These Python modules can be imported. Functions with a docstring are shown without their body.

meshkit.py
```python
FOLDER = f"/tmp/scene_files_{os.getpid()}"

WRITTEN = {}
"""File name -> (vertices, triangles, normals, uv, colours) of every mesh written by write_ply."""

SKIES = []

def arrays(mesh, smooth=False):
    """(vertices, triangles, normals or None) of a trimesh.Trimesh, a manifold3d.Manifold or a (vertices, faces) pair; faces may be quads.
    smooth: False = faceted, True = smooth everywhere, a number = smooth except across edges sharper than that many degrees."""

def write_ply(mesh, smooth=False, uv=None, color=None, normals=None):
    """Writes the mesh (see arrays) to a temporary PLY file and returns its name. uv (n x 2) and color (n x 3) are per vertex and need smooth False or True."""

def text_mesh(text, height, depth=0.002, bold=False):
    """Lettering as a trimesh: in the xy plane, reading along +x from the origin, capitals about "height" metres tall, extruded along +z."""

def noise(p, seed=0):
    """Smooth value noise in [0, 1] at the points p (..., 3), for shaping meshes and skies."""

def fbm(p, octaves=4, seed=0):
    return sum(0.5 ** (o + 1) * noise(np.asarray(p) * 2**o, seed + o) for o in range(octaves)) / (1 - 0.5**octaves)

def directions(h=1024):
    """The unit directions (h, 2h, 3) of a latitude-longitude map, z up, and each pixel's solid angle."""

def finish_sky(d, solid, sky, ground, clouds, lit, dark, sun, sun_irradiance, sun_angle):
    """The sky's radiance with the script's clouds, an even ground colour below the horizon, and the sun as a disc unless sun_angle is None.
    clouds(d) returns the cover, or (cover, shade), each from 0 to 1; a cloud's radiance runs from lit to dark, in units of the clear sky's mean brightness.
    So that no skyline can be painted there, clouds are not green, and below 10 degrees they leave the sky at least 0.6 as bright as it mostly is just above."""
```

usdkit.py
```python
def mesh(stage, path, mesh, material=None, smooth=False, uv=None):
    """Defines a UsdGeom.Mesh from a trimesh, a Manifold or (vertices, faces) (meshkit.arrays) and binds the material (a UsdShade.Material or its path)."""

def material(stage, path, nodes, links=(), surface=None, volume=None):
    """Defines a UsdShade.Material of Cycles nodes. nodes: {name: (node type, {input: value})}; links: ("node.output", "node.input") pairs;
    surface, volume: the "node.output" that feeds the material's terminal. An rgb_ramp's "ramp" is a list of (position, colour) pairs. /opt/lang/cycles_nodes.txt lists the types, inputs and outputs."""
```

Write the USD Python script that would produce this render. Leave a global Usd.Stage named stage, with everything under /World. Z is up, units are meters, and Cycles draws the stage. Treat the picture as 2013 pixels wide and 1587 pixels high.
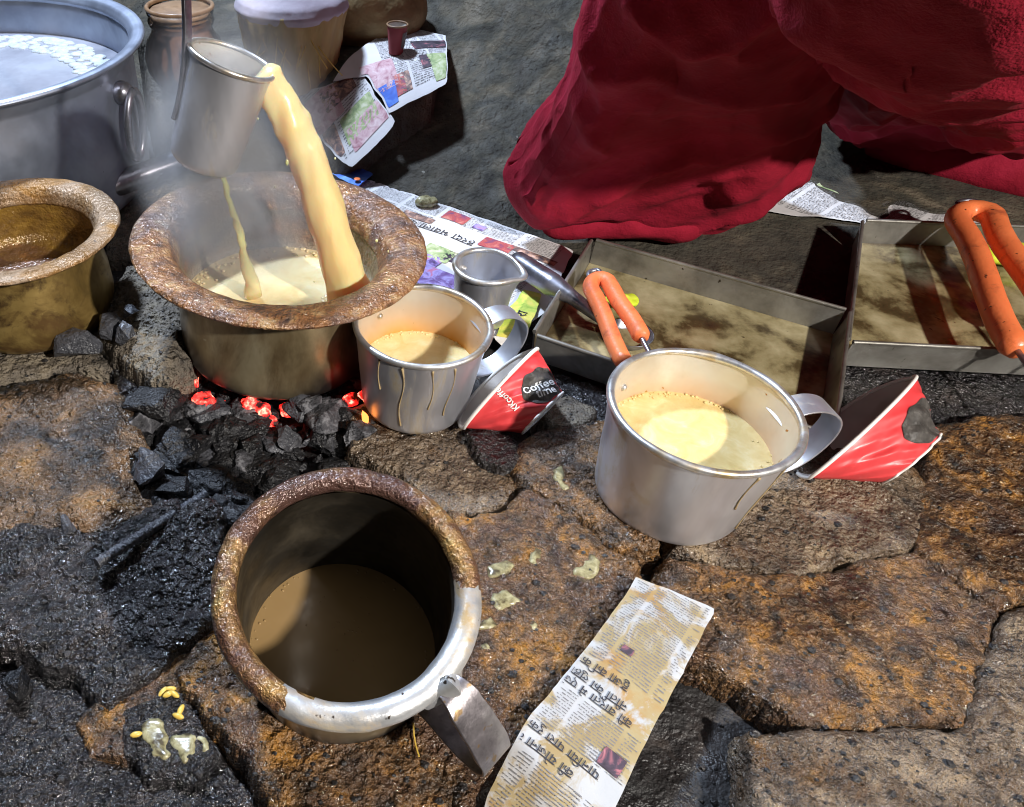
import math, glob, numpy as np, trimesh, usdkit, meshkit, manifold3d
from pxr import Usd, UsdGeom, UsdLux, UsdShade, Gf, Sdf
from meshkit import noise, fbm
from shapely.geometry import Polygon, Point, LineString, MultiPolygon
from shapely import box as sbox, affinity, contains_xy, union_all, distance as sdist, points as spoints
from scipy.spatial import Delaunay

stage = Usd.Stage.CreateInMemory()
UsdGeom.SetStageUpAxis(stage, UsdGeom.Tokens.z); UsdGeom.SetStageMetersPerUnit(stage, 1.0)
UsdGeom.Xform.Define(stage, '/World')
# ---------------------------------------------------------------- camera
H, PITCH, F = 0.55, math.radians(42.5), 1500.0
PX, PY = 636.0, 793.5
cam = UsdGeom.Camera.Define(stage, '/World/Camera')
cam.AddTranslateOp().Set(Gf.Vec3d(0, 0, H)); cam.AddRotateXOp().Set(90 - math.degrees(PITCH))
AP = 36.0
cam.CreateHorizontalApertureAttr(AP); cam.CreateVerticalApertureAttr(AP * 807 / 1024)
cam.CreateFocalLengthAttr(F / 2013 * AP)
cam.CreateHorizontalApertureOffsetAttr((1006.5 - PX) / 2013 * AP)
cam.CreateClippingRangeAttr(Gf.Vec2f(0.01, 50)); cam.CreateExposureAttr(0.0)
# ---------------------------------------------------------------- lamps
def lamp(name, pos, target, size, power, color, sphere=False):
    if sphere:
        l = UsdLux.SphereLight.Define(stage, '/World/' + name); l.CreateRadiusAttr(size)
    else:
        l = UsdLux.DiskLight.Define(stage, '/World/' + name); l.CreateRadiusAttr(size)
    l.CreateNormalizeAttr(True); l.CreateIntensityAttr(power); l.CreateColorAttr(Gf.Vec3f(*color))
    m = Gf.Matrix4d(); m.SetLookAt(Gf.Vec3d(*pos), Gf.Vec3d(*target), Gf.Vec3d(0, 0.01, 1)); m = m.GetInverse()
    l.AddTransformOp().Set(m)
    return l
KEY = lamp('key_lamp', (0.98, -0.70, 1.22), (0.1, 0.6, 0), 0.035, 19.0, (1.0, 0.94, 0.87))
BLUE = lamp('tube_lamp', (-0.60, 1.60, 1.85), (-0.1, 0.5, 0), 0.10, 27.0, (0.66, 0.79, 1.0))
FILL = lamp('added_fill', (0.2, 0.2, 2.6), (0.1, 0.6, 0), 0.9, 1.6, (0.95, 0.93, 1.0))  # added soft overhead fill standing in for ceiling bounce, not an actual lamp
# ---------------------------------------------------------------- helpers
cp, sp = math.cos(PITCH), math.sin(PITCH)
def ray(px, py):
    a, b = (px - PX) / F, (py - PY) / F
    return np.array([a, cp - b * sp, -sp - b * cp])
def U(px, py, z=0.0):
    d = ray(px, py); t = (z - H) / d[2]
    return np.array([0, 0, H]) + d * t
def depth(p): return p[1] * cp - (p[2] - H) * sp
def S(npx, p): return npx * depth(p) / F           # a size in photo pixels at p, in metres
used = {}
def uniq(parent, name):
    k = parent + '/' + name; n = used.get(k, 0); used[k] = n + 1
    return k if n == 0 else f'{k}_{n:03d}'
def keys(prim, label=None, cat=None, group=None, kind=None):
    for k, v in (('label', label), ('category', cat), ('group', group), ('kind', kind)):
        if v: prim.SetCustomDataByKey(k, v)
class T:
    """a thing (Xform at its base) or, as a child, a part"""
    def __init__(s, name, label, cat, base=(0, 0, 0), group=None, kind=None):
        s.path = uniq('/World', name); s.base = np.asarray(base, float)
        x = UsdGeom.Xform.Define(stage, s.path); x.AddTranslateOp().Set(Gf.Vec3d(*map(float, s.base)))
        keys(x.GetPrim(), label, cat, group, kind)
    def part(s, name, mesh, mat, smooth=40, under=None, label=None, kind=None):
        p = uniq(under or s.path, name)
        v, f = VF(mesh); m = usdkit.mesh(stage, p, (v - s.base, f), MATS[mat], smooth=smooth)
        keys(m.GetPrim(), label, None, None, kind)
        return p
def one(name, mesh, mat, label=None, cat=None, group=None, kind=None, smooth=40):
    v, f = VF(mesh); p = uniq('/World', name); b = np.array([v[:, 0].mean(), v[:, 1].mean(), v[:, 2].min()])
    m = usdkit.mesh(stage, p, (v - b, f), MATS[mat], smooth=smooth); m.AddTranslateOp().Set(Gf.Vec3d(*map(float, b)))
    keys(m.GetPrim(), label, cat, group, kind)
def VF(m):
    if isinstance(m, (tuple, list)):
        v, f = np.asarray(m[0], float), np.asarray(m[1], int)
        if f.shape[1] == 4: f = np.vstack([f[:, [0, 1, 2]], f[:, [0, 2, 3]]])
        return v, f
    if hasattr(m, 'to_mesh'):
        k = m.to_mesh(); return np.array(k.vert_properties[:, :3], float), np.array(k.tri_verts, int)
    return np.array(m.vertices), np.array(m.faces)
def cat(*ms):
    vs, fs, o = [], [], 0
    for m in ms:
        v, f = VF(m); vs.append(v); fs.append(f + o); o += len(v)
    return np.vstack(vs), np.vstack(fs)
# ---------------------------------------------------------------- materials
MATS = {}
def mat(name, nodes, links, surface='p.BSDF', volume=None):
    MATS[name] = usdkit.material(stage, '/World/Looks/' + name, nodes, links, surface=surface, volume=volume)
def grunge(name, ramp, scale=20, detail=8, dist=0.4, rough=(0.4, 0.7), rscale=None, bump=(150, 0.4, 0.001), bump2=None, metallic=0.0,
           ramp2=None, scale2=6, m2=(0.45, 0.6), coat=0.0, coatr=0.1, zmix=None, stretch=(1, 1, 1), spec=0.5, speck=None, sss=0, met2=None):
    n = {'g': ('geometry', {}), 'mp': ('mapping', {'scale': stretch}), 'n1': ('noise_texture', {'scale': scale, 'detail': detail, 'roughness': 0.62, 'distortion': dist}),
         'r1': ('rgb_ramp', {'ramp': ramp}), 'nr': ('noise_texture', {'scale': rscale or scale * 1.7, 'detail': 6.0, 'roughness': 0.6}),
         'mr': ('map_range', {'from_min': 0.35, 'from_max': 0.65, 'to_min': rough[0], 'to_max': rough[1], 'clamp': True}),
         'nb': ('noise_texture', {'scale': bump[0], 'detail': 5.0, 'roughness': 0.65}), 'b': ('bump', {'strength': bump[1], 'distance': bump[2], 'filter_width': 1.0}),
         'p': ('principled_bsdf', {'metallic': metallic, 'coat_weight': coat, 'coat_roughness': coatr, 'specular_ior_level': spec, 'subsurface_weight': sss})}
    l = [('g.position', 'mp.vector'), ('mp.vector', 'n1.vector'), ('mp.vector', 'nr.vector'), ('mp.vector', 'nb.vector'), ('n1.fac', 'r1.fac'), ('nr.fac', 'mr.value'), ('mr.result', 'p.roughness'),
         ('nb.fac', 'b.height'), ('b.normal', 'p.normal')]
    if coat: l.append(('b.normal', 'p.coat_normal'))
    if bump2:
        n['nb2'] = ('noise_texture', {'scale': bump2[0], 'detail': 6.0, 'roughness': 0.6}); n['b2'] = ('bump', {'strength': bump2[1], 'distance': bump2[2], 'filter_width': 1.0})
        l += [('g.position', 'nb2.vector'), ('nb2.fac', 'b2.height'), ('b2.normal', 'b.normal')]
    col = 'r1.color'; k = 0
    def blend(fac, c2):
        nonlocal col, k
        k += 1; n[f'x{k}'] = ('mix_color', {}); l.extend([(fac, f'x{k}.fac'), (col, f'x{k}.a'), (c2, f'x{k}.b')]); col = f'x{k}.result'
    if ramp2:
        n['n2'] = ('noise_texture', {'scale': scale2, 'detail': 7.0, 'roughness': 0.65, 'distortion': 0.6}); n['m2'] = ('map_range', {'from_min': m2[0], 'from_max': m2[1], 'clamp': True})
        n['n3'] = ('noise_texture', {'scale': scale * 1.3, 'detail': 8.0, 'roughness': 0.6}); n['r3'] = ('rgb_ramp', {'ramp': ramp2})
        l += [('mp.vector' if metallic > .5 else 'g.position', 'n2.vector'), ('g.position', 'n3.vector'), ('n3.fac', 'r3.fac'), ('n2.fac', 'm2.value')]
        blend('m2.result', 'r3.color')
        if met2 is not None:
            n['mm'] = ('map_range', {'from_min': 0.0, 'from_max': 1.0, 'to_min': metallic, 'to_max': met2}); l += [('m2.result', 'mm.value'), ('mm.result', 'p.metallic')]
    if zmix:   # (z0, z1, colour, noise amount): soot or stain that reaches up a pot's wall
        n['sz'] = ('separate_xyz', {}); n['nz'] = ('noise_texture', {'scale': zmix[4] if len(zmix) > 4 else 25.0, 'detail': 5.0}); n['mz'] = ('math', {'math_type': 'multiply_add', 'value2': zmix[3], 'value3': 0.0})
        n['az'] = ('math', {'math_type': 'add'}); n['rz'] = ('map_range', {'from_min': zmix[0], 'from_max': zmix[1], 'to_min': 1.0, 'to_max': 0.0, 'clamp': True}); n['cz'] = ('color', {'value': zmix[2]})
        l += [('g.position', 'sz.vector'), ('g.position', 'nz.vector'), ('nz.fac', 'mz.value1'), ('sz.z', 'az.value1'), ('mz.value', 'az.value2'), ('az.value', 'rz.value')]
        blend('rz.result', 'cz.color')
        if metallic > 0.3 and met2 is None:
            n['mmz'] = ('map_range', {'from_min': 0.0, 'from_max': 1.0, 'to_min': metallic, 'to_max': 0.1}); l += [('rz.result', 'mmz.value'), ('mmz.result', 'p.metallic')]
    if speck:  # (scale, threshold, colour)
        n['v'] = ('noise_texture', {'scale': speck[0], 'detail': 3.0}); n['mv'] = ('map_range', {'from_min': speck[1], 'from_max': speck[1] + 0.03, 'clamp': True}); n['cv'] = ('color', {'value': speck[2]})
        l += [('g.position', 'v.vector'), ('v.fac', 'mv.value')]; blend('mv.result', 'cv.color')
    l.append((col, 'p.base_color'))
    mat(name, n, l)
def plain(name, color, rough=0.5, metallic=0.0, **kw):
    mat(name, {'p': ('principled_bsdf', {'base_color': color, 'roughness': rough, 'metallic': metallic, **kw})}, [])
K = (0.012, 0.010, 0.010); DB = (0.055, 0.032, 0.016); BR = (0.15, 0.08, 0.034); OR = (0.31, 0.145, 0.03); GY = (0.19, 0.165, 0.14)
grunge('stone_brown', [(0.28, K), (0.42, DB), (0.52, BR), (0.68, OR), (0.8, (0.2, 0.12, 0.07))], 38, rough=(0.16, 0.5), bump=(210, 1.0, 0.011), bump2=(70, 0.8, 0.014), coat=0.7, coatr=0.09,
       ramp2=[(0.3, (0.03, 0.026, 0.024)), (0.6, GY), (0.8, BR)], scale2=9, m2=(0.5, 0.66))
grunge('stone_rust', [(0.3, K), (0.42, DB), (0.52, BR), (0.64, OR), (0.78, (0.34, 0.16, 0.04))], 42, rough=(0.12, 0.42), bump=(190, 1.0, 0.011), bump2=(65, 0.8, 0.014), coat=0.9, coatr=0.07,
       ramp2=[(0.3, K), (0.6, (0.11, 0.06, 0.035)), (0.8, BR)], scale2=13, m2=(0.47, 0.6), speck=(160, 0.71, (0.3, 0.27, 0.2)))
grunge('stone_black', [(0.3, (0.008, 0.008, 0.01)), (0.5, (0.022, 0.02, 0.022)), (0.68, (0.06, 0.05, 0.048)), (0.82, BR)], 25, rough=(0.14, 0.42), bump=(170, 1.0, 0.016), bump2=(70, 1.0, 0.016), coat=1.0, coatr=0.13)
grunge('stone_boulder', [(0.25, (0.02, 0.015, 0.012)), (0.42, (0.09, 0.055, 0.03)), (0.55, (0.19, 0.11, 0.055)), (0.7, (0.30, 0.16, 0.05)), (0.82, (0.3, 0.22, 0.16))], 16, rough=(0.18, 0.5), bump=(180, 1.0, 0.012), bump2=(70, 0.8, 0.014), coat=0.8, coatr=0.12,
       ramp2=[(0.3, (0.008, 0.008, 0.009)), (0.6, (0.03, 0.027, 0.027)), (0.8, (0.1, 0.08, 0.07))], scale2=5, m2=(0.5, 0.6))
grunge('stone_grey', [(0.3, (0.04, 0.035, 0.03)), (0.5, (0.15, 0.125, 0.095)), (0.65, (0.24, 0.2, 0.14)), (0.8, (0.33, 0.28, 0.2))], 24, rough=(0.45, 0.8), bump=(210, 1.0, 0.009), bump2=(90, 0.9, 0.011))
grunge('stone_tan', [(0.28, (0.03, 0.024, 0.02)), (0.42, (0.09, 0.062, 0.04)), (0.54, (0.17, 0.125, 0.085)), (0.68, (0.26, 0.19, 0.115)), (0.8, (0.34, 0.2, 0.07))], 34, rough=(0.2, 0.5), bump=(230, 1.0, 0.009), bump2=(75, 0.8, 0.012), coat=0.5, coatr=0.1,
       ramp2=[(0.3, (0.02, 0.018, 0.017)), (0.6, (0.10, 0.055, 0.025)), (0.8, (0.3, 0.14, 0.03))], scale2=10, m2=(0.5, 0.62), speck=(120, 0.7, (0.025, 0.02, 0.018)))
grunge('soot_ground', [(0.3, (0.006, 0.006, 0.006)), (0.55, (0.018, 0.016, 0.016)), (0.75, (0.05, 0.04, 0.035))], 30, rough=(0.3, 0.8), bump=(220, 1.0, 0.003), bump2=(70, 0.8, 0.006))
grunge('concrete', [(0.32, (0.013, 0.012, 0.009)), (0.48, (0.045, 0.041, 0.029)), (0.6, (0.09, 0.075, 0.05)), (0.75, (0.17, 0.14, 0.10))], 16, dist=0.8, rough=(0.7, 0.95), bump=(150, 0.8, 0.006), bump2=(35, 0.7, 0.012), ramp2=[(0.3, (0.018, 0.016, 0.012)), (0.7, (0.065, 0.055, 0.04))], scale2=5, m2=(0.46, 0.6), speck=(70, 0.74, (0.2, 0.19, 0.16)))
grunge('charcoal', [(0.3, (0.028, 0.029, 0.034)), (0.55, (0.062, 0.064, 0.074)), (0.8, (0.15, 0.155, 0.18))], 45, rough=(0.3, 0.6), bump=(220, 0.8, 0.005), bump2=(80, 0.6, 0.006))
grunge('charcoal_black', [(0.3, (0.005, 0.005, 0.006)), (0.6, (0.014, 0.014, 0.016)), (0.8, (0.04, 0.04, 0.046))], 45, rough=(0.35, 0.7), bump=(220, 0.9, 0.006), bump2=(90, 0.8, 0.008))
grunge('charcoal_ash', [(0.36, (0.012, 0.012, 0.014)), (0.5, (0.045, 0.045, 0.052)), (0.62, (0.2, 0.2, 0.215)), (0.75, (0.32, 0.31, 0.31))], 50, rough=(0.6, 0.9), bump=(200, 0.9, 0.006))
grunge('rust_rim', [(0.28, (0.03, 0.02, 0.015)), (0.40, (0.14, 0.07, 0.035)), (0.52, (0.27, 0.125, 0.05)), (0.64, (0.42, 0.25, 0.11)), (0.78, (0.52, 0.42, 0.28))], 55, rough=(0.22, 0.55), bump=(230, 1.0, 0.0055), bump2=(90, 0.6, 0.005), coat=0.3, metallic=0.15,
       ramp2=[(0.3, (0.06, 0.035, 0.03)), (0.55, (0.2, 0.12, 0.09)), (0.75, (0.42, 0.34, 0.24))], scale2=17, m2=(0.48, 0.6), speck=(150, 0.70, (0.62, 0.52, 0.4)))
grunge('brass_wall', [(0.25, (0.19, 0.14, 0.07)), (0.45, (0.38, 0.30, 0.17)), (0.6, (0.52, 0.44, 0.28)), (0.8, (0.46, 0.36, 0.17))], 14, rough=(0.28, 0.46), bump=(90, 0.12, 0.001), metallic=0.75, stretch=(1, 1, 0.35),
       ramp2=[(0.3, (0.05, 0.03, 0.015)), (0.6, (0.2, 0.13, 0.06)), (0.8, (0.33, 0.25, 0.1))], scale2=12, m2=(0.5, 0.66), zmix=(0.068, 0.120, (0.012, 0.010, 0.009), 0.11, 11.0), speck=(60, 0.76, (0.1, 0.06, 0.03)))
grunge('pot_inside', [(0.25, (0.03, 0.022, 0.015)), (0.42, (0.12, 0.085, 0.05)), (0.58, (0.27, 0.21, 0.13)), (0.78, (0.36, 0.28, 0.16))], 28, rough=(0.45, 0.75), bump=(220, 0.9, 0.006), metallic=0.25,
       ramp2=[(0.3, (0.12, 0.05, 0.018)), (0.6, (0.32, 0.15, 0.04)), (0.8, (0.18, 0.13, 0.08))], scale2=15, m2=(0.5, 0.64), zmix=(0.075, 0.09, (0.42, 0.38, 0.33), 0.02))
grunge('left_brass', [(0.25, (0.06, 0.04, 0.015)), (0.42, (0.22, 0.14, 0.04)), (0.58, (0.36, 0.25, 0.08)), (0.8, (0.45, 0.33, 0.14))], 16, rough=(0.35, 0.6), bump=(120, 0.25, 0.001), metallic=0.6,
       ramp2=[(0.3, (0.04, 0.025, 0.012)), (0.6, (0.16, 0.09, 0.03))], scale2=24, m2=(0.5, 0.62))
grunge('left_rim', [(0.25, (0.06, 0.035, 0.02)), (0.42, (0.24, 0.145, 0.07)), (0.58, (0.36, 0.25, 0.16)), (0.8, (0.45, 0.38, 0.31))], 22, rough=(0.3, 0.6), bump=(230, 0.9, 0.005), bump2=(90, 0.5, 0.005), metallic=0.2,
       ramp2=[(0.3, (0.1, 0.05, 0.02)), (0.6, (0.34, 0.17, 0.04)), (0.8, (0.2, 0.14, 0.11))], scale2=11, m2=(0.48, 0.62), speck=(130, 0.7, (0.03, 0.02, 0.015)))
grunge('left_inside', [(0.25, (0.05, 0.03, 0.012)), (0.42, (0.16, 0.085, 0.02)), (0.58, (0.28, 0.16, 0.03)), (0.8, (0.36, 0.23, 0.07))], 26, rough=(0.2, 0.5), bump=(180, 0.8, 0.005), metallic=0.2, coat=0.4,
       ramp2=[(0.3, (0.05, 0.025, 0.015)), (0.6, (0.15, 0.07, 0.035)), (0.8, (0.4, 0.15, 0.04))], scale2=9, m2=(0.48, 0.6), speck=(90, 0.74, (0.55, 0.38, 0.14)))
grunge('aluminium', [(0.3, (0.48, 0.49, 0.53)), (0.5, (0.62, 0.63, 0.68)), (0.7, (0.74, 0.75, 0.78))], 14, ramp2=[(0.3, (0.36, 0.28, 0.15)), (0.7, (0.50, 0.43, 0.30))], scale2=26, m2=(0.56, 0.70), met2=0.4, rough=(0.34, 0.5), rscale=25, bump=(260, 0.07, 0.0006), metallic=0.85, stretch=(1, 1, 0.3), speck=(80, 0.745, (0.32, 0.24, 0.14)))
grunge('aluminium_rim', [(0.3, (0.5, 0.5, 0.5)), (0.5, (0.66, 0.66, 0.66)), (0.7, (0.5, 0.38, 0.2))], 30, rough=(0.28, 0.5), bump=(300, 0.15, 0.0006), metallic=0.85, speck=(90, 0.7, (0.25, 0.15, 0.06)))
grunge('mug_inside', [(0.3, (0.56, 0.50, 0.42)), (0.5, (0.66, 0.62, 0.55)), (0.75, (0.72, 0.7, 0.66))], 14, rough=(0.38, 0.55), bump=(200, 0.1, 0.0006), metallic=0.6, zmix=(0.062, 0.108, (0.62, 0.29, 0.03), 0.03), speck=(110, 0.7, (0.4, 0.2, 0.04)))
grunge('drip_stain', [(0.3, (0.30, 0.20, 0.08)), (0.7, (0.48, 0.38, 0.22))], 80, rough=(0.2, 0.5), bump=(200, 0.3, 0.001))
grunge('vat_metal', [(0.3, (0.22, 0.25, 0.32)), (0.5, (0.32, 0.36, 0.45)), (0.7, (0.42, 0.46, 0.55))], 9, rough=(0.4, 0.6), bump=(120, 0.08, 0.0008), metallic=0.8, speck=(60, 0.73, (0.2, 0.2, 0.24)))
grunge('steel_dark', [(0.3, (0.15, 0.15, 0.18)), (0.5, (0.27, 0.27, 0.31)), (0.7, (0.42, 0.42, 0.46))], 18, rough=(0.22, 0.42), bump=(200, 0.1, 0.0006), metallic=0.9)
grunge('handle_metal', [(0.3, (0.12, 0.11, 0.12)), (0.5, (0.24, 0.22, 0.23)), (0.7, (0.42, 0.40, 0.40))], 30, rough=(0.25, 0.5), bump=(120, 0.3, 0.002), metallic=0.8, speck=(70, 0.66, (0.22, 0.15, 0.08)))
grunge('tray_metal', [(0.3, (0.16, 0.15, 0.13)), (0.5, (0.32, 0.31, 0.28)), (0.7, (0.46, 0.45, 0.42))], 14, rough=(0.28, 0.5), bump=(200, 0.15, 0.0008), metallic=0.75, speck=(80, 0.7, (0.06, 0.045, 0.03)))
grunge('tray_floor', [(0.28, (0.025, 0.017, 0.01)), (0.42, (0.09, 0.065, 0.028)), (0.52, (0.32, 0.27, 0.14)), (0.68, (0.52, 0.46, 0.28))], 16, dist=0.2, rough=(0.12, 0.4), bump=(150, 0.2, 0.0008), metallic=0.2, coat=0.5, speck=(70, 0.7, (0.05, 0.03, 0.012)))
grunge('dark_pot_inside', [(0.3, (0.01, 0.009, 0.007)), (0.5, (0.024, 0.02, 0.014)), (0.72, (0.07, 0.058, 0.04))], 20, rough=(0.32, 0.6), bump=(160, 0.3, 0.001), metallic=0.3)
grunge('dark_pot_rim', [(0.25, (0.035, 0.02, 0.017)), (0.42, (0.12, 0.055, 0.03)), (0.55, (0.33, 0.19, 0.06)), (0.68, (0.50, 0.37, 0.13)), (0.85, (0.52, 0.5, 0.46))], 20, rough=(0.2, 0.45), bump=(200, 0.8, 0.006), bump2=(60, 0.5, 0.006), metallic=0.35, coat=0.4,
       ramp2=[(0.3, (0.05, 0.028, 0.026)), (0.7, (0.14, 0.07, 0.05))], scale2=10, m2=(0.46, 0.58))
grunge('dark_pot_rim_clean', [(0.3, (0.42, 0.43, 0.44)), (0.5, (0.58, 0.59, 0.60)), (0.66, (0.64, 0.64, 0.62)), (0.8, (0.35, 0.22, 0.08))], 18, rough=(0.25, 0.45), bump=(260, 0.3, 0.001), metallic=0.7,
       ramp2=[(0.3, (0.3, 0.16, 0.05)), (0.7, (0.48, 0.4, 0.24))], scale2=16, m2=(0.55, 0.66), met2=0.1, speck=(120, 0.69, (0.06, 0.045, 0.035)))
grunge('milk_tea', [(0.3, (0.74, 0.52, 0.25)), (0.5, (0.80, 0.61, 0.33)), (0.72, (0.86, 0.72, 0.48))], 11, dist=2.2, detail=4, rough=(0.18, 0.3), bump=(24, 0.25, 0.006), coat=0.3, sss=0.15)
grunge('pour_tea', [(0.3, (0.77, 0.57, 0.24)), (0.5, (0.82, 0.63, 0.30)), (0.72, (0.86, 0.70, 0.40))], 14, dist=0.3, detail=2, rough=(0.25, 0.4), bump=(60, 0.15, 0.003), coat=0.1, sss=0.6, stretch=(1, 1, 0.25))
grunge('mug_tea', [(0.3, (0.58, 0.40, 0.15)), (0.55, (0.68, 0.51, 0.23)), (0.72, (0.76, 0.62, 0.36))], 45, dist=1.0, detail=4, rough=(0.25, 0.4), bump=(200, 0.2, 0.001), sss=0.1)
grunge('mug_tea_bright', [(0.3, (0.76, 0.56, 0.24)), (0.55, (0.84, 0.67, 0.35)), (0.72, (0.90, 0.77, 0.50))], 45, dist=1.0, detail=4, rough=(0.25, 0.4), bump=(200, 0.2, 0.001), sss=0.1)
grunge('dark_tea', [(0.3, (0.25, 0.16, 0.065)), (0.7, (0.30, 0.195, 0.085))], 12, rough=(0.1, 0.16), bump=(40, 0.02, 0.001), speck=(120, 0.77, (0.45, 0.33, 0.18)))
grunge('milk_drop', [(0.38, (0.07, 0.055, 0.03)), (0.47, (0.20, 0.175, 0.09)), (0.58, (0.33, 0.30, 0.17)), (0.7, (0.44, 0.41, 0.26))], 110, rough=(0.12, 0.3), bump=(250, 0.4, 0.001), coat=0.4)
grunge('vat_milk', [(0.35, (0.20, 0.21, 0.25)), (0.5, (0.27, 0.28, 0.33)), (0.65, (0.34, 0.36, 0.41))], 8, rough=(0.2, 0.4), bump=(60, 0.1, 0.001))
grunge('froth', [(0.3, (0.34, 0.38, 0.41)), (0.7, (0.5, 0.54, 0.56))], 90, rough=(0.5, 0.8), bump=(300, 0.8, 0.002))
grunge('newsprint', [(0.3, (0.56, 0.55, 0.56)), (0.7, (0.68, 0.67, 0.68))], 12, rough=(0.8, 0.95), bump=(60, 0.3, 0.002))
grunge('newsprint_stained', [(0.3, (0.36, 0.37, 0.38)), (0.7, (0.43, 0.43, 0.44))], 12, rough=(0.55, 0.9), bump=(60, 0.3, 0.002), ramp2=[(0.35, (0.28, 0.20, 0.09)), (0.55, (0.32, 0.255, 0.13)), (0.70, (0.33, 0.16, 0.03))], scale2=24, m2=(0.46, 0.54))
plain('ink', (0.03, 0.03, 0.04), 0.8); plain('ink_grey', (0.17, 0.165, 0.17), 0.85); plain('white_print', (0.78, 0.77, 0.74), 0.6)
def photo(name, ramp, scale=60): grunge(name, ramp, scale, detail=4, dist=0.8, rough=(0.6, 0.8), bump=(60, 0.05, 0.001))
photo('print_portrait', [(0.3, (0.03, 0.03, 0.05)), (0.48, (0.2, 0.12, 0.1)), (0.6, (0.5, 0.3, 0.22)), (0.75, (0.55, 0.5, 0.5))], 90)
photo('print_green', [(0.3, (0.12, 0.2, 0.08)), (0.5, (0.35, 0.42, 0.2)), (0.7, (0.6, 0.6, 0.45))], 70)
photo('print_pink', [(0.3, (0.3, 0.1, 0.14)), (0.5, (0.55, 0.35, 0.38)), (0.7, (0.68, 0.55, 0.56))], 70)
photo('print_purple', [(0.3, (0.03, 0.02, 0.04)), (0.45, (0.18, 0.1, 0.3)), (0.55, (0.35, 0.3, 0.6)), (0.68, (0.5, 0.12, 0.2)), (0.8, (0.6, 0.55, 0.6))], 45)
photo('print_red', [(0.3, (0.08, 0.05, 0.15)), (0.5, (0.4, 0.07, 0.07)), (0.7, (0.6, 0.25, 0.2))], 60)
photo('print_dark', [(0.3, (0.012, 0.01, 0.015)), (0.52, (0.06, 0.04, 0.06)), (0.66, (0.35, 0.12, 0.14)), (0.8, (0.5, 0.35, 0.35))], 70)
photo('print_blue', [(0.3, (0.02, 0.04, 0.3)), (0.5, (0.05, 0.15, 0.6)), (0.7, (0.2, 0.4, 0.75))], 22)
photo('print_yellow', [(0.3, (0.2, 0.35, 0.04)), (0.48, (0.5, 0.6, 0.1)), (0.6, (0.75, 0.65, 0.12)), (0.75, (0.75, 0.65, 0.35))], 40)
photo('wrapper', [(0.3, (0.3, 0.5, 0.02)), (0.5, (0.62, 0.75, 0.03)), (0.7, (0.75, 0.8, 0.1))], 30)
grunge('red_cloth', [(0.3, (0.17, 0.004, 0.014)), (0.5, (0.25, 0.007, 0.022)), (0.7, (0.33, 0.012, 0.04))], 7, rough=(0.8, 0.95), bump=(520, 0.5, 0.002), bump2=(45, 0.5, 0.006), spec=0.2)
plain('skin', (0.3, 0.17, 0.11), 0.6, subsurface_weight=0.1)
grunge('cup_red', [(0.3, (0.55, 0.035, 0.04)), (0.7, (0.68, 0.055, 0.06))], 30, rough=(0.35, 0.55), bump=(60, 0.15, 0.001))
grunge('cup_dark_red', [(0.3, (0.22, 0.03, 0.04)), (0.7, (0.3, 0.05, 0.06))], 30, rough=(0.5, 0.7), bump=(60, 0.15, 0.001))
grunge('cup_emblem', [(0.3, (0.06, 0.055, 0.05)), (0.55, (0.13, 0.12, 0.11)), (0.8, (0.28, 0.26, 0.24))], 120, rough=(0.4, 0.6), bump=(120, 0.2, 0.001))
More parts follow.
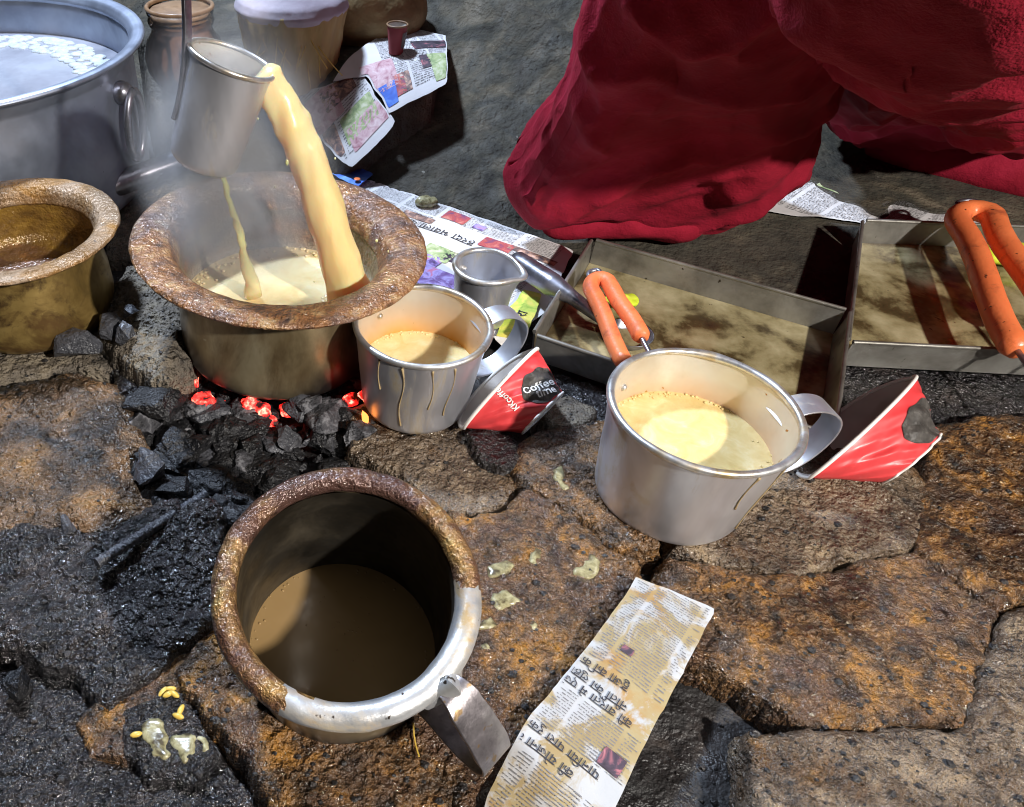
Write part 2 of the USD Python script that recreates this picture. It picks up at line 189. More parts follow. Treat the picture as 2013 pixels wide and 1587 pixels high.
grunge('paper_white', [(0.3, (0.70, 0.68, 0.63)), (0.7, (0.82, 0.81, 0.78))], 40, rough=(0.5, 0.8), bump=(80, 0.1, 0.001))
grunge('paper_inside', [(0.3, (0.5, 0.46, 0.42)), (0.7, (0.62, 0.58, 0.54))], 30, rough=(0.6, 0.8), bump=(80, 0.1, 0.001))
grunge('orange_plastic', [(0.3, (0.72, 0.16, 0.05)), (0.7, (0.82, 0.21, 0.07))], 12, rough=(0.35, 0.55), bump=(150, 0.3, 0.002), sss=0.05, ramp2=[(0.3, (0.30, 0.065, 0.02)), (0.7, (0.5, 0.12, 0.05))], scale2=38, m2=(0.55, 0.70), speck=(110, 0.70, (0.12, 0.04, 0.02)))
grunge('straw_gold', [(0.3, (0.28, 0.20, 0.07)), (0.55, (0.42, 0.31, 0.12)), (0.75, (0.52, 0.42, 0.2))], 20, rough=(0.7, 0.9), bump=(160, 0.6, 0.003), stretch=(1, 1, 0.3))
grunge('sack_cloth', [(0.3, (0.12, 0.085, 0.035)), (0.55, (0.26, 0.18, 0.075)), (0.75, (0.36, 0.27, 0.12))], 16, rough=(0.7, 0.9), bump=(160, 0.5, 0.003))
grunge('lilac_cloth', [(0.3, (0.33, 0.28, 0.33)), (0.7, (0.45, 0.40, 0.46))], 10, rough=(0.6, 0.9), bump=(60, 0.3, 0.003))
grunge('jar_brown', [(0.3, (0.10, 0.045, 0.03)), (0.5, (0.2, 0.10, 0.065)), (0.7, (0.3, 0.18, 0.12))], 22, rough=(0.6, 0.8), bump=(120, 0.5, 0.002))
grunge('cork', [(0.3, (0.13, 0.07, 0.035)), (0.7, (0.28, 0.17, 0.09))], 40, rough=(0.4, 0.7), bump=(200, 0.5, 0.001))
grunge('grain_yellow', [(0.3, (0.5, 0.33, 0.05)), (0.7, (0.65, 0.46, 0.1))], 60, rough=(0.3, 0.5), bump=(200, 0.2, 0.001))
mat('glass', {'t': ('transparent_bsdf', {'color': (0.93, 0.92, 0.9)}), 'g': ('glossy_bsdf', {'roughness': 0.06, 'color': (1, 1, 1)}), 'f': ('fresnel', {'IOR': 1.5}), 'm': ('mix_closure', {})},
    [('f.fac', 'm.fac'), ('t.BSDF', 'm.closure1'), ('g.BSDF', 'm.closure2')], surface='m.closure')
mat('ember', {'g': ('geometry', {}), 'n': ('noise_texture', {'scale': 110.0, 'detail': 5.0}), 'r': ('rgb_ramp', {'ramp': [(0.40, (0.006, 0.0, 0.0)), (0.48, (0.5, 0.008, 0.006)), (0.56, (1.0, 0.05, 0.035)), (0.66, (1.0, 0.45, 0.3))]}),
    'p': ('principled_bsdf', {'base_color': (0.05, 0.02, 0.02), 'roughness': 0.8, 'emission_strength': 2.3})}, [('g.position', 'n.vector'), ('n.fac', 'r.fac'), ('r.color', 'p.emission_color')])
mat('flame', {'e': ('emission', {'color': (1.0, 0.28, 0.06), 'strength': 3.0})}, [], surface='e.emission')
SC, SR = (-.085, .705, .215), (.125, .095, .185)
mat('steam_air', {'g': ('geometry', {}), 'n': ('noise_texture', {'scale': 11.0, 'detail': 4.0, 'distortion': 1.2}), 'm': ('map_range', {'from_min': 0.36, 'from_max': 0.70, 'to_min': 4.0, 'to_max': 34.0, 'clamp': True}),
    'o': ('vector_math', {'math_type': 'subtract', 'vector2': SC}), 'd': ('vector_math', {'math_type': 'divide', 'vector2': SR}), 'l': ('vector_math', {'math_type': 'length'}),
    'f': ('map_range', {'range_type': 'smoothstep', 'from_min': 0.15, 'from_max': 0.92, 'to_min': 1.0, 'to_max': 0.0, 'clamp': True}), 'x': ('math', {'math_type': 'multiply'}),
    'v': ('principled_volume', {'color': (0.93, 0.93, 0.95), 'density': 1.0})}, [('g.position', 'n.vector'), ('n.fac', 'm.value'), ('g.position', 'o.vector1'), ('o.vector', 'd.vector1'), ('d.vector', 'l.vector1'), ('l.value', 'f.value'),
    ('m.result', 'x.value1'), ('f.result', 'x.value2'), ('x.value', 'v.density')], surface=None, volume='v.volume')
# ---------------------------------------------------------------- shape builders
def lathe(prof, n=128, closed=False):
    """prof: (r, z) points; a point with r=0 becomes a pole"""
    prof = np.asarray(prof, float); a = np.linspace(0, 2 * np.pi, n, endpoint=False); vs, rows = [], []
    k = 0
    for r, z in prof:
        if r < 1e-6: vs.append([[0, 0, z]]); rows.append(np.full(n, k)); k += 1
        else: vs.append(np.stack([r * np.cos(a), r * np.sin(a), np.full(n, z)], 1)); rows.append(np.arange(k, k + n)); k += n
    f = []
    m = len(prof)
    for i in range(m if closed else m - 1):
        A, B = rows[i], rows[(i + 1) % m]; A2, B2 = np.roll(A, -1), np.roll(B, -1)
        if A[0] != A[1]: f.append(np.stack([A, A2, B], 1))
        if B[0] != B[1]: f.append(np.stack([A2, B2, B], 1))
    return np.vstack(vs), np.vstack(f)
def spline(pts, n):
    from scipy.interpolate import CubicSpline
    pts = np.asarray(pts, float); t = np.r_[0, np.cumsum(np.linalg.norm(np.diff(pts, axis=0), axis=1))]
    return CubicSpline(t, pts)(np.linspace(0, t[-1], n))
def tube(pts, r, n=14, cap=True, rib=None):
    pts = np.asarray(pts, float); m = len(pts); r = np.broadcast_to(np.asarray(r, float), (m,)).copy()
    t = np.gradient(pts, axis=0); t /= np.linalg.norm(t, axis=1)[:, None]
    up = np.array([0, 0, 1.0]) if abs(t[0][2]) < 0.9 else np.array([1.0, 0, 0])
    s0 = np.cross(t[0], up); s0 /= np.linalg.norm(s0); vs = []
    a = np.linspace(0, 2 * np.pi, n, endpoint=False)
    for i in range(m):
        s0 = s0 - t[i] * (s0 @ t[i]); s0 /= np.linalg.norm(s0); b = np.cross(t[i], s0)
        vs.append(pts[i] + r[i] * (np.cos(a)[:, None] * s0 + np.sin(a)[:, None] * b))
    v = np.vstack(vs); f = []
    i = np.arange(n); j = (i + 1) % n
    for k in range(m - 1): f.append(np.vstack([np.stack([k * n + i, (k + 1) * n + i, k * n + j], 1), np.stack([k * n + j, (k + 1) * n + i, (k + 1) * n + j], 1)]))
    if cap:
        c0, c1 = len(v), len(v) + 1; v = np.vstack([v, pts[:1], pts[-1:]])
        f += [np.stack([np.full(n, c0), i, j], 1), np.stack([np.full(n, c1), (m - 1) * n + j, (m - 1) * n + i], 1)]
    return v, np.vstack(f)
def strap(pts, side, w, th):
    """a flat band along pts, w wide along the vector side, th thick, its edges rounded"""
    pts = np.asarray(pts, float); m = len(pts); t = np.gradient(pts, axis=0); t /= np.linalg.norm(t, axis=1)[:, None]
    w = np.broadcast_to(np.asarray(w, float), (m,))
    side = np.asarray(side, float); side /= np.linalg.norm(side); nrm = np.cross(t, side); nrm /= np.linalg.norm(nrm, axis=1)[:, None]
    sec = np.array([(-.5, -.25), (-.47, -.5), (.47, -.5), (.5, -.25), (.5, .25), (.47, .5), (-.47, .5), (-.5, .25)]); n = len(sec)
    v = np.vstack([pts[k] + sec[:, :1] * w[k] * side + sec[:, 1:] * th * nrm[k] for k in range(m)]); f = []
    i = np.arange(n); j = (i + 1) % n
    for k in range(m - 1): f.append(np.vstack([np.stack([k * n + i, k * n + j, (k + 1) * n + i], 1), np.stack([k * n + j, (k + 1) * n + j, (k + 1) * n + i], 1)]))
    c0, c1 = len(v), len(v) + 1; v = np.vstack([v, pts[:1], pts[-1:]])
    f += [np.stack([np.full(n, c0), j, i], 1), np.stack([np.full(n, c1), (m - 1) * n + i, (m - 1) * n + j], 1)]
    return v, np.vstack(f)
def roughen(m, amp, sc, seed=0, oct=3):
    v, f = VF(m); tm = trimesh.Trimesh(v, f, process=False)
    return v + np.array(tm.vertex_normals) * (amp * 2 * (fbm(v * sc + 11.3, oct, seed) - .5))[:, None], f
def move(m, o, R=None):
    v, f = VF(m)
    if R is not None: v = v @ np.asarray(R).T
    return v + np.asarray(o), f
def rotx(a): c, s = math.cos(a), math.sin(a); return np.array([[1, 0, 0], [0, c, -s], [0, s, c]])
def roty(a): c, s = math.cos(a), math.sin(a); return np.array([[c, 0, s], [0, 1, 0], [-s, 0, c]])
def rotz(a): c, s = math.cos(a), math.sin(a); return np.array([[c, -s, 0], [s, c, 0], [0, 0, 1]])
def ball(c, r, sub=2, sc=(1, 1, 1)):
    m = trimesh.creation.icosphere(sub, r); return np.array(m.vertices) * sc + c, np.array(m.faces)
def rock(c, size, seed, npts=13, amp=0.06, edge=0.35, rot=True):
    rng = np.random.default_rng(seed); p = rng.normal(size=(npts, 3)); p /= np.linalg.norm(p, axis=1)[:, None]; p *= rng.uniform(.8, 1, (npts, 1))
    h = trimesh.convex.convex_hull(p); v, f = trimesh.remesh.subdivide_to_size(h.vertices, h.faces, edge)
    tm = trimesh.Trimesh(v, f); v = np.array(tm.vertices); v *= 1 + amp * 2 * (fbm(v * 2.2 + seed, 3, seed) - .5)[:, None]
    v = v * np.asarray(size) / 1.0
    if rot: v = v @ rotz(rng.uniform(0, 6.28)).T
    return v + c, np.array(tm.faces)
# ---------------------------------------------------------------- the hearth
def P2(pxs, z=0.0): return Polygon([tuple(U(x, y, z)[:2]) for x, y in pxs])
def jag(poly, step=0.006, amp=0.003, sc=60, seed=0):
    L = poly.exterior; n = max(12, int(L.length / step)); q = np.array([L.interpolate(k / n, normalized=True).coords[0] for k in range(n)])
    w = np.stack([fbm(np.c_[q * sc, np.zeros(n)], 3, seed) - .5, fbm(np.c_[q * sc, np.ones(n)], 3, seed + 5) - .5], 1)
    return Polygon(q + 2 * amp * w).buffer(0)
PIT = P2([(215, 790), (300, 740), (330, 690), (420, 720), (740, 700), (760, 880), (700, 920), (560, 930), (440, 1060), (330, 1010), (255, 930)], -.02)
L1, L2 = U(690, 345)[:2], U(1130, 490)[:2]; LD = (L2 - L1) / np.linalg.norm(L2 - L1); LN = np.array([-LD[1], LD[0]])
if LN[1] < 0: LN = -LN
def bank_d(x, y): return (x - L1[0]) * LN[0] + (y - L1[1]) * LN[1]
CORNER = U(985, 440)[:2]
def bank_z(x, y):
    d = bank_d(x, y); e = (x - CORNER[0]) * LD[0] + (y - CORNER[1]) * LD[1]   # e > 0: right of the bank's corner
    p = np.c_[np.ravel(x), np.ravel(y), np.zeros(np.size(x))]
    z = np.clip(d, 0, 1) * .62 + .012 * (fbm(p * 9, 4, 3).reshape(np.shape(x)) - .5) + .02 * np.exp(-((d - .24 + .35 * e) / .02) ** 2) * (e > -.25)
    z = np.where(d > .42, z - (d - .42) * .5, z)
    w = 1 / (1 + np.exp(-(e - .02) / .012))
    return z * (1 - w) + w * (-.02 + .05 * np.clip(d, 0, 1))
def ground_z(x, y):
    p = np.c_[np.ravel(x), np.ravel(y), np.zeros(np.size(x))]
    z = -.030 + (.014 * (fbm(p * 14, 4, 1) - .5) + .007 * (fbm(p * 70, 4, 2) - .5)).reshape(np.shape(x))
    return z
def grid(x0, x1, y0, y1, s):
    xs, ys = np.arange(x0, x1 + s, s), np.arange(y0, y1 + s, s); X, Y = np.meshgrid(xs, ys, indexing='ij'); nx, ny = X.shape
    i = np.arange(nx * ny).reshape(nx, ny); a, b, c, d = i[:-1, :-1], i[1:, :-1], i[1:, 1:], i[:-1, 1:]
    return X, Y, np.vstack([np.stack([a, b, c], -1).reshape(-1, 3), np.stack([a, c, d], -1).reshape(-1, 3)])
X, Y, f_ = grid(-1.0, 1.7, -.15, 1.5, .0055)
pit = contains_xy(PIT.buffer(.02), X, Y)
Zg = ground_z(X, Y) - .018 * pit
one('ground', (np.c_[X.ravel(), Y.ravel(), Zg.ravel()], f_), 'soot_ground', 'soot blackened rough earth of the tea stall hearth', None, kind='structure', smooth=True)
X, Y, f_ = grid(-.5, 2.6, .5, 2.6, .012)
d_ = bank_d(X, Y); Zb = np.where(d_ > -.01, bank_z(X, Y), -.06)
keep = (d_.ravel()[f_] > -.03).all(1)
v_ = np.c_[X.ravel(), Y.ravel(), Zb.ravel()]; u_, inv = np.unique(f_[keep], return_inverse=True)
one('concrete_bank', (v_[u_], inv.reshape(-1, 3)), 'concrete', 'dirty grey concrete bank rising behind the strip of newspaper', 'concrete bank', smooth=True)
wl = trimesh.creation.box((5.2, .1, 1.6)); wl.apply_translation((.5, 2.65, .6))
one('wall', roughen(trimesh.Trimesh(*trimesh.remesh.subdivide_to_size(wl.vertices, wl.faces, .12)), .01, 6), 'concrete', 'dark sooty wall in the gloom behind the concrete bank', 'wall')
STONES = []
def stone(name, label, pxs, top, m, rnd=.014, amp=.005, seed=1, zpix=None, tilt=(0, 0), step=.0021, depth_=.05, jagamp=.004, topf=None, category='stone'):
    poly = pxs if isinstance(pxs, Polygon) else P2(pxs, top if zpix is None else zpix)
    poly = jag(poly.buffer(.0040), .005, jagamp * 1.5, 55, seed)
    if poly.geom_type != 'Polygon': poly = max(poly.geoms, key=lambda g: g.area)
    x0, y0, x1, y1 = poly.bounds; c = np.array(poly.centroid.coords[0])
    X, Y, f = grid(x0 - .006, x1 + .006, y0 - .006, y1 + .006, step)
    ins = contains_xy(poly, X, Y); pts = spoints(X.ravel(), Y.ravel()); d = sdist(pts, poly.exterior).reshape(X.shape) * np.where(ins, 1, -1)
    p = np.c_[X.ravel(), Y.ravel(), np.zeros(X.size)]
    n = (amp * 1.7 * (fbm(p * 16, 3, seed) - .5) + amp * .9 * (fbm(p * 60, 3, seed + 9) - .5) + amp * .75 * (fbm(p * 190, 2, seed + 19) - .5) - amp * .9 * np.clip(fbm(p * 95, 3, seed + 29) - .58, 0, 1)).reshape(X.shape)
    t = np.clip(d / rnd, 0, 1); edge = np.clip(1 - (1 - t) ** 2.6, 0, 1)
    zt = top if topf is None else topf(X, Y)
    z = zt + n + tilt[0] * (X - c[0]) + tilt[1] * (Y - c[1]) - (1 - edge) * min(rnd * .5, depth_)
    z = np.where(d < 0, z - np.minimum(-d * 9, 1) * depth_ - .012, z); z = np.where(d < -.004, -depth_ - .03 + (0 if topf is None else 0), z)
    keep = (d.ravel()[f] > -.0075).any(1); u, inv = np.unique(f[keep], return_inverse=True)
    one(name, (np.c_[X.ravel(), Y.ravel(), z.ravel()][u], inv.reshape(-1, 3)), m, label, category, smooth=True)
    from scipy.interpolate import RegularGridInterpolator as RGI
    STONES.append((poly, RGI((X[:, 0], Y[0]), z, bounds_error=False, fill_value=-9)))
def ztop(x, y):
    x, y = np.asarray(x, float), np.asarray(y, float); z = ground_z(x, y); q = np.stack([x.ravel(), y.ravel()], 1)
    for poly, r in STONES: z = np.maximum(z, r(q).reshape(x.shape))
    return z
stone('hearth_stone', 'big rounded brown boulder with sooty lower side below the three loose coals', [(-80, 740), (40, 722), (150, 706), (225, 728), (262, 800), (285, 870), (255, 885), (310, 985), (280, 1030), (190, 1060), (60, 1080), (-80, 1080)], .012, 'stone_boulder', .06, .008, 11)
stone('hearth_stone', 'wide black glistening stone crossed by the iron rod', [(-80, 1060), (60, 1040), (200, 1050), (310, 1000), (400, 985), (440, 1010), (425, 1130), (410, 1215), (360, 1250), (215, 1370), (120, 1300), (40, 1270), (-80, 1240)], .008, 'stone_black', .012, .009, 23, tilt=(0, .10))
stone('hearth_stone', 'orange brown stone face showing between the black stone and the milk puddle', [(405, 1195), (428, 1245), (355, 1350), (245, 1485), (180, 1475), (150, 1430), (215, 1360), (330, 1230)], -.009, 'stone_rust', .008, .003, 29)
stone('hearth_stone', 'dark rough stone filling the bottom left corner', [(-80, 1300), (50, 1290), (150, 1340), (230, 1480), (330, 1510), (470, 1500), (560, 1700), (-80, 1700)], -.014, 'stone_black', .03, .006, 31)
stone('hearth_stone', 'low sooty stone under the milk puddle', [(235, 1395), (300, 1372), (350, 1350), (385, 1420), (420, 1480), (380, 1530), (300, 1520), (245, 1470)], -.006, 'stone_black', .010, .0025, 33)
stone('hearth_stone', 'wet brown slab in front of the tilted pot', [(410, 1240), (355, 1300), (372, 1350), (440, 1430), (480, 1480), (540, 1560), (600, 1700), (850, 1700), (890, 1560), (985, 1420), (960, 1300), (800, 1220), (560, 1200)], .004, 'stone_rust', .012, .006, 37)
stone('hearth_stone', 'large mottled brown slab spattered with milk right of the tilted pot', [(890, 1000), (930, 1020), (990, 1000), (1040, 960), (1120, 1000), (1180, 1050), (1255, 1110), (1240, 1150), (1100, 1340), (960, 1540), (900, 1600), (860, 1400), (870, 1200)], .006, 'stone_rust', .010, .0055, 41)
stone('hearth_stone', 'grey brown flat stone under the aluminium mug with tea', [(690, 800), (760, 790), (900, 800), (960, 860), (1000, 905), (1020, 940), (990, 985), (930, 1010), (870, 1000), (780, 930), (690, 880)], .000, 'stone_tan', .009, .004, 43)
stone('hearth_stone', 'reddish brown slab with a wet orange edge below the crumpled cup', [(1020, 870), (1060, 845), (1110, 838), (1200, 825), (1235, 870), (1275, 960), (1290, 1060), (1240, 1080), (1150, 1010), (1060, 960), (1012, 915)], .010, 'stone_brown', .010, .005, 47)
stone('hearth_stone', 'small dark cracked stone at the foot of the mug', [(925, 850), (960, 832), (1000, 838), (1020, 870), (1015, 905), (985, 915), (950, 895)], .010, 'stone_black', .010, .004, 53)
stone('hearth_stone', 'thin yellowish stone chip between the crumpled cup and the tray', [(1075, 790), (1120, 775), (1165, 800), (1160, 830), (1120, 838), (1085, 825)], .012, 'stone_grey', .008, .003, 59)
stone('hearth_stone', 'long dark stone under the front of the metal tray', [(1010, 720), (1100, 735), (1250, 790), (1270, 840), (1170, 820), (1090, 790), (1000, 770)], -.004, 'stone_black', .012, .005, 61)
stone('hearth_stone', 'pale beige stone supporting the brass pot with the wide rim', [(-80, 640), (100, 650), (240, 640), (230, 720), (140, 715), (40, 735), (-80, 760)], -.004, 'stone_grey', .012, .005, 67)
stone('hearth_stone', 'tall grey brown stone between the two rusty pots', [(215, 560), (250, 510), (300, 520), (350, 580), (372, 660), (360, 710), (320, 740), (250, 690), (195, 640)], .030, 'stone_grey', .03, .010, 71)
stone('hearth_stone', 'sooty stone at the edge of the fire under the grey brown stone', [(205, 690), (280, 670), (350, 700), (390, 740), (370, 790), (290, 800), (240, 770)], -.006, 'stone_black', .02, .007, 73)
stone('hearth_stone', 'flat grey stone behind the big rusty pot', [(200, 500), (240, 400), (380, 330), (560, 330), (760, 400), (860, 520), (800, 640), (700, 600), (400, 500)], -.010, 'stone_grey', .02, .006, 79)
stone('hearth_stone', 'brown stone slab at the right with the second crumpled cup', [(1290, 930), (1560, 880), (1730, 850), (1830, 960), (1800, 1060), (1560, 1120), (1330, 1080)], .004, 'stone_tan', .010, .005, 83)
stone('hearth_stone', 'long orange brown slab along the right side', [(1840, 830), (2150, 800), (2180, 1130), (1960, 1180), (1810, 1070)], .008, 'stone_rust', .012, .006, 89)
stone('hearth_stone', 'broad rust coloured slab beyond the stained newspaper', [(1320, 1100), (1560, 1140), (1800, 1085), (1960, 1200), (1900, 1420), (1600, 1420), (1300, 1250)], .002, 'stone_rust', .010, .006, 97)
stone('hearth_stone', 'brown slab in the bottom right corner', [(1480, 1440), (1900, 1440), (1990, 1210), (2200, 1160), (2250, 1700), (1500, 1750)], .004, 'stone_tan', .012, .006, 101)
stone('hearth_stone', 'dark flat slab under the second metal tray', [(1560, 640), (2150, 640), (2150, 790), (1850, 820), (1700, 840), (1540, 850)], -.006, 'stone_black', .02, .005, 103)
# paper A lies on this ledge
A1, A2, A3 = U(690, 330, .03), U(880, 165, .14), U(575, 190, .10)
nA = np.cross(A2 - A1, A3 - A1)
def zA(x, y):
    z = A1[2] - (nA[0] * (x - A1[0]) + nA[1] * (y - A1[1])) / nA[2]
    return -.03 * np.log(np.exp(-z / .03) + np.exp(-.155 / .03))
def US(px, py, zf, n=60):
    z = .05
    for _ in range(n):
        p = U(px, py, z); z = .5 * z + .5 * float(np.ravel(zf(p[0], p[1]))[0])
    return U(px, py, z)
ledge = Polygon([tuple(US(x, y, zA)[:2]) for x, y in [(560, 225), (640, 285), (672, 300), (745, 205), (850, 140), (862, 70), (800, 40)]] + [tuple(U(x, y, .14)[:2]) for x, y in [(760, -40), (300, -40), (270, 40), (310, 215), (450, 225)]])
stone('stone_ledge', 'raised dark stone ledge under the draped newspaper, jar and basket', ledge.buffer(0), .12, 'concrete', .012, .003, 107, topf=lambda x, y: np.minimum(zA(x, y), .15) - .008, step=.006, depth_=.16, category='stone ledge')
gr = np.random.default_rng(77); gm = []
for k in range(1500):
    px, py = gr.uniform(-20, 2030), gr.uniform(640, 1600); p = U(px, py, -.005)
    if Polygon([tuple(U(x, y, .013)[:2]) for x, y in [(1250, 1100), (920, 1690), (1200, 1760), (1370, 1400), (1370, 1200)]]).contains(Point(p[:2])) if k % 1 == 0 else False: continue
    z = float(ztop(p[0], p[1])); q_ = gr.choice([.0009, .0014, .0022], p=[.55, .33, .12]) * gr.uniform(.8, 1.3)
    h_ = trimesh.creation.icosphere(1, 1.0); vv = np.array(h_.vertices) * (1 + .35 * gr.uniform(-1, 1, (len(h_.vertices), 1))) * q_ * np.array([1.2, 1, .7]); gm.append((vv + (p[0], p[1], z + q_ * .3), np.array(h_.faces)))
one('grit', cat(*gm), 'soot_ground', 'scattered black grit and coal crumbs over the stones', 'grit', kind='stuff', smooth=25)
# ---------------------------------------------------------------- charcoal and embers
rng = np.random.default_rng(5)
n_c = 0
pb = PIT.bounds
for k in range(1800):
    if n_c >= 230: break
    x, y = rng.uniform(pb[0] - .01, pb[2] + .01), rng.uniform(pb[1] - .01, pb[3])
    if not PIT.buffer(.008).contains(Point(x, y)) or math.hypot(x + .05, y - .706) < .10 - .02 * rng.random(): continue
    s = rng.choice([.007, .010, .014, .019, .026], p=[.25, .25, .25, .17, .08]) * rng.uniform(.85, 1.15); g = max(float(ztop(x, y)), -.05)
    if g > -.015: continue
    one('charcoal', rock((x, y, g + s * rng.uniform(.2, .9)), (s * rng.uniform(.9, 1.5), s, s * rng.uniform(.55, .8)), 200 + k, npts=int(rng.integers(10, 22)), amp=.3, edge=.2), ('charcoal_black', 'charcoal', 'charcoal_ash')[int(rng.choice(3, p=[.80, .06, .14]))], 'black lump of charcoal lying in the fire pit under the big pot', 'charcoal', 'charcoal lumps in the fire pit', smooth=32); n_c += 1
def coal(px, py, z, size, seed, label, m='charcoal', name='charcoal', cat_='charcoal', npts=12, **kw):
    one(name, rock(U(px, py, z), size, seed, npts=npts, edge=.17, amp=.16, **kw), m, label, cat_, smooth=30)
coal(152, 680, .018, (.033, .022, .024), 1, 'large angular grey charcoal lump touching the left brass pot', rot=False)
coal(216, 642, .034, (.019, .024, .016), 2, 'grey charcoal piece leaning behind the large lump by the brass pot', rot=False)
coal(245, 655, .036, (.013, .018, .014), 3, 'small rounded grey coal beside the leaning piece', rot=False)
coal(252, 612, .046, (.014, .012, .008), 34, 'flat grey coal chip on the stone between the pots')
coal(297, 913, .0, (.032, .026, .022), 4, 'blue black charcoal block on its own beside the big boulder')
coal(655, 815, .0, (.036, .030, .024), 5, 'large ashy charcoal block between the big pot and the mug', 'charcoal_ash', rot=False)
coal(615, 800, .004, (.020, .016, .012), 6, 'ashy charcoal wedge left of the large ashy block', 'charcoal_ash')
coal(570, 862, -.008, (.022, .016, .014), 7, 'oblong dark charcoal lump in front of the embers')
coal(705, 855, -.002, (.020, .018, .018), 8, 'ashy charcoal touching the left foot of the mug', 'charcoal_ash')
coal(130, 1030, .014, (.012, .012, .009), 9, 'small black coal on the black glistening stone')
coal(40, 1345, -.004, (.015, .017, .012), 10, 'small blue black coal near the lower left edge', 'charcoal_black', npts=20)
for k, (px, py, z, s, lab) in enumerate([(377, 752, -.008, .010, 'small red ember at the left of the big pot'), (402, 792, -.012, .014, 'bright red ember below the left of the big pot'), (490, 800, -.012, .014, 'pink red ember under the middle of the big pot'),
        (517, 812, -.012, .011, 'narrow glowing ember right of the pink one'), (715, 775, .0, .008, 'orange ember squeezed beside the mug'), (735, 858, -.008, .008, 'small red ember at the foot of the mug'), (690, 785, .002, .009, 'pale pink ember behind the ashy block'), (535, 822, -.016, .009, 'lowest glowing ember in front of the big pot'), (430, 800, -.02, .010, 'dim ember low between the two brightest'), (562, 806, -.016, .010, 'ember half hidden by the ashy wedge')]):
    one('glowing_ember', rock(U(px, py, z), (s, s * 1.2, s * 1.1), 60 + k, npts=18, amp=.3, edge=.2), 'ember', lab, 'ember', smooth=25)
for px, py, z, hgt, lab in [(716, 790, 0, .026, 'thin orange flame licking up the left side of the mug'), (714, 838, -.004, .022, 'lower orange flame against the mug wall')]:
    p = U(px, py, z); q = np.linspace(0, 1, 12)
    one('flame', tube(np.c_[p[0] + .002 * np.sin(q * 4), np.full(12, p[1]), p[2] + hgt * q], .0035 * np.sin(np.pi * np.clip(q * .93 + .06, 0, 1)) + .0002, 10), 'flame', lab, 'flame')
# iron rod
a, b = U(190, 1108, .022), U(405, 972, .012); m_ = 90; q = np.linspace(0, 1, m_)[:, None]
one('iron_rod', tube(a + (b - a) * q, .0042 + .0009 * (np.arange(m_) % 4 < 2), 12), 'charcoal', 'ribbed iron reinforcing rod lying across the black stone', 'iron rod')
# ---------------------------------------------------------------- pots
def pot(name, label, cat_, c, R, h, prof_out, prof_in, rim, mats, seed=0, Rm=None, parts=('body', 'inner_wall', 'rim'), amp=.0012):
    t = T(name, label, cat_, c)
    for nm, pr, m, cl in ((parts[0], prof_out, mats[0], False), (parts[1], prof_in, mats[1], False), (parts[2], rim, mats[2], True)):
        g = lathe(pr, 160, cl)
        g = roughen(g, amp * (1.0 if nm == 'rim' else .7), 90 if nm == 'rim' else 25, seed, 4)
        t.part(nm, move(g, c, Rm), m, True)
    return t
def arc(cr, cz, r, a0, a1, n=8): return [(cr + r * math.cos(a), cz + r * math.sin(a)) for a in np.linspace(math.radians(a0), math.radians(a1), n)]
# main pot
c = np.array([(550 - PX) / F * .806 - .008, .706, -.002]); MAINC = c; TM = roty(math.radians(3.5))
hM = .140
po = [(0, 0), (.05, 0), (.096, .002)] + arc(.096, .014, .012, -90, 0)[1:] + [(.1095, .05), (.1095, .10), (.1105, .112), (.114, .122)]
pi = [(0, .003), (.09, .004)] + arc(.094, .014, .010, -90, 0)[1:] + [(.1065, .05), (.1063, .10), (.1065, .114), (.108, .119)]
rm = [(.1095, .112), (.112, .121), (.1165, .1285), (.126, .1335), (.139, .1355), (.149, .1345), (.1535, .136), (.1545, .1385), (.151, .1415), (.139, .143), (.126, .141), (.1155, .1365), (.109, .128), (.1057, .116)]
def dens(p, k=4):
    p = np.asarray(p); q = [p[0]]
    for i in range(len(p) - 1): q += [p[i] + (p[i + 1] - p[i]) * (j + 1) / k for j in range(k)]
    return q
main = pot('cooking_pot', 'big round cooking pot with wide rusty rim boiling milk tea on the coals', 'cooking pot', c, .1, hM, dens(po), dens(pi), dens(rm + rm[:1], 3)[:-1], ('brass_wall', 'pot_inside', 'rust_rim'), 3, Rm=TM)
def disc(c, R, n=96, rings=24, amp=.0, sc=20, seed=0):
    pr = [(0, 0)] + [(R * (k + 1) / rings, 0) for k in range(rings)]
    v, f = lathe(pr, n); v[:, 2] += amp * 2 * (fbm(v * sc + 3, 3, seed) - .5) * np.clip((R - np.hypot(v[:, 0], v[:, 1])) / .01, 0, 1)
    low = lathe([(R, 0), (R * .98, -.004), (0, -.004)], n)
    v2, f2 = cat((v, f), low); return v2 + c, f2[:, ::-1]
def froth_ring(c, R, n, seed, r0, r1, spread):
    g = np.random.default_rng(seed); out = []
    for k in range(n):
        a_ = g.uniform(0, 6.283) if g.random() < .5 else g.normal(2.2, .8); rr_ = R - .001 - abs(g.normal()) * spread; rr_ = abs(rr_); q_ = g.uniform(r0, r1)
        out.append(ball(np.asarray(c) + (rr_ * math.cos(a_), rr_ * math.sin(a_), q_ * .15), q_, 1, (1, 1, .7)))
    return cat(*out)
t = T('milk_tea', 'pale milky tea boiling in the big rusty rimmed pot', 'tea', c + (.004, 0, .060))
t.part('tea_surface', disc(c + (.004, 0, .066), .1062, 120, 40, .004, 18, 4), 'milk_tea', True)
t.part('froth', cat(froth_ring(c + (.004, 0, .067), .104, 150, 2, .0008, .0026, .010), froth_ring(c + (.079, -.021, .0675), .030, 240, 3, .0008, .0034, .007)), 'milk_tea', True, kind='stuff')
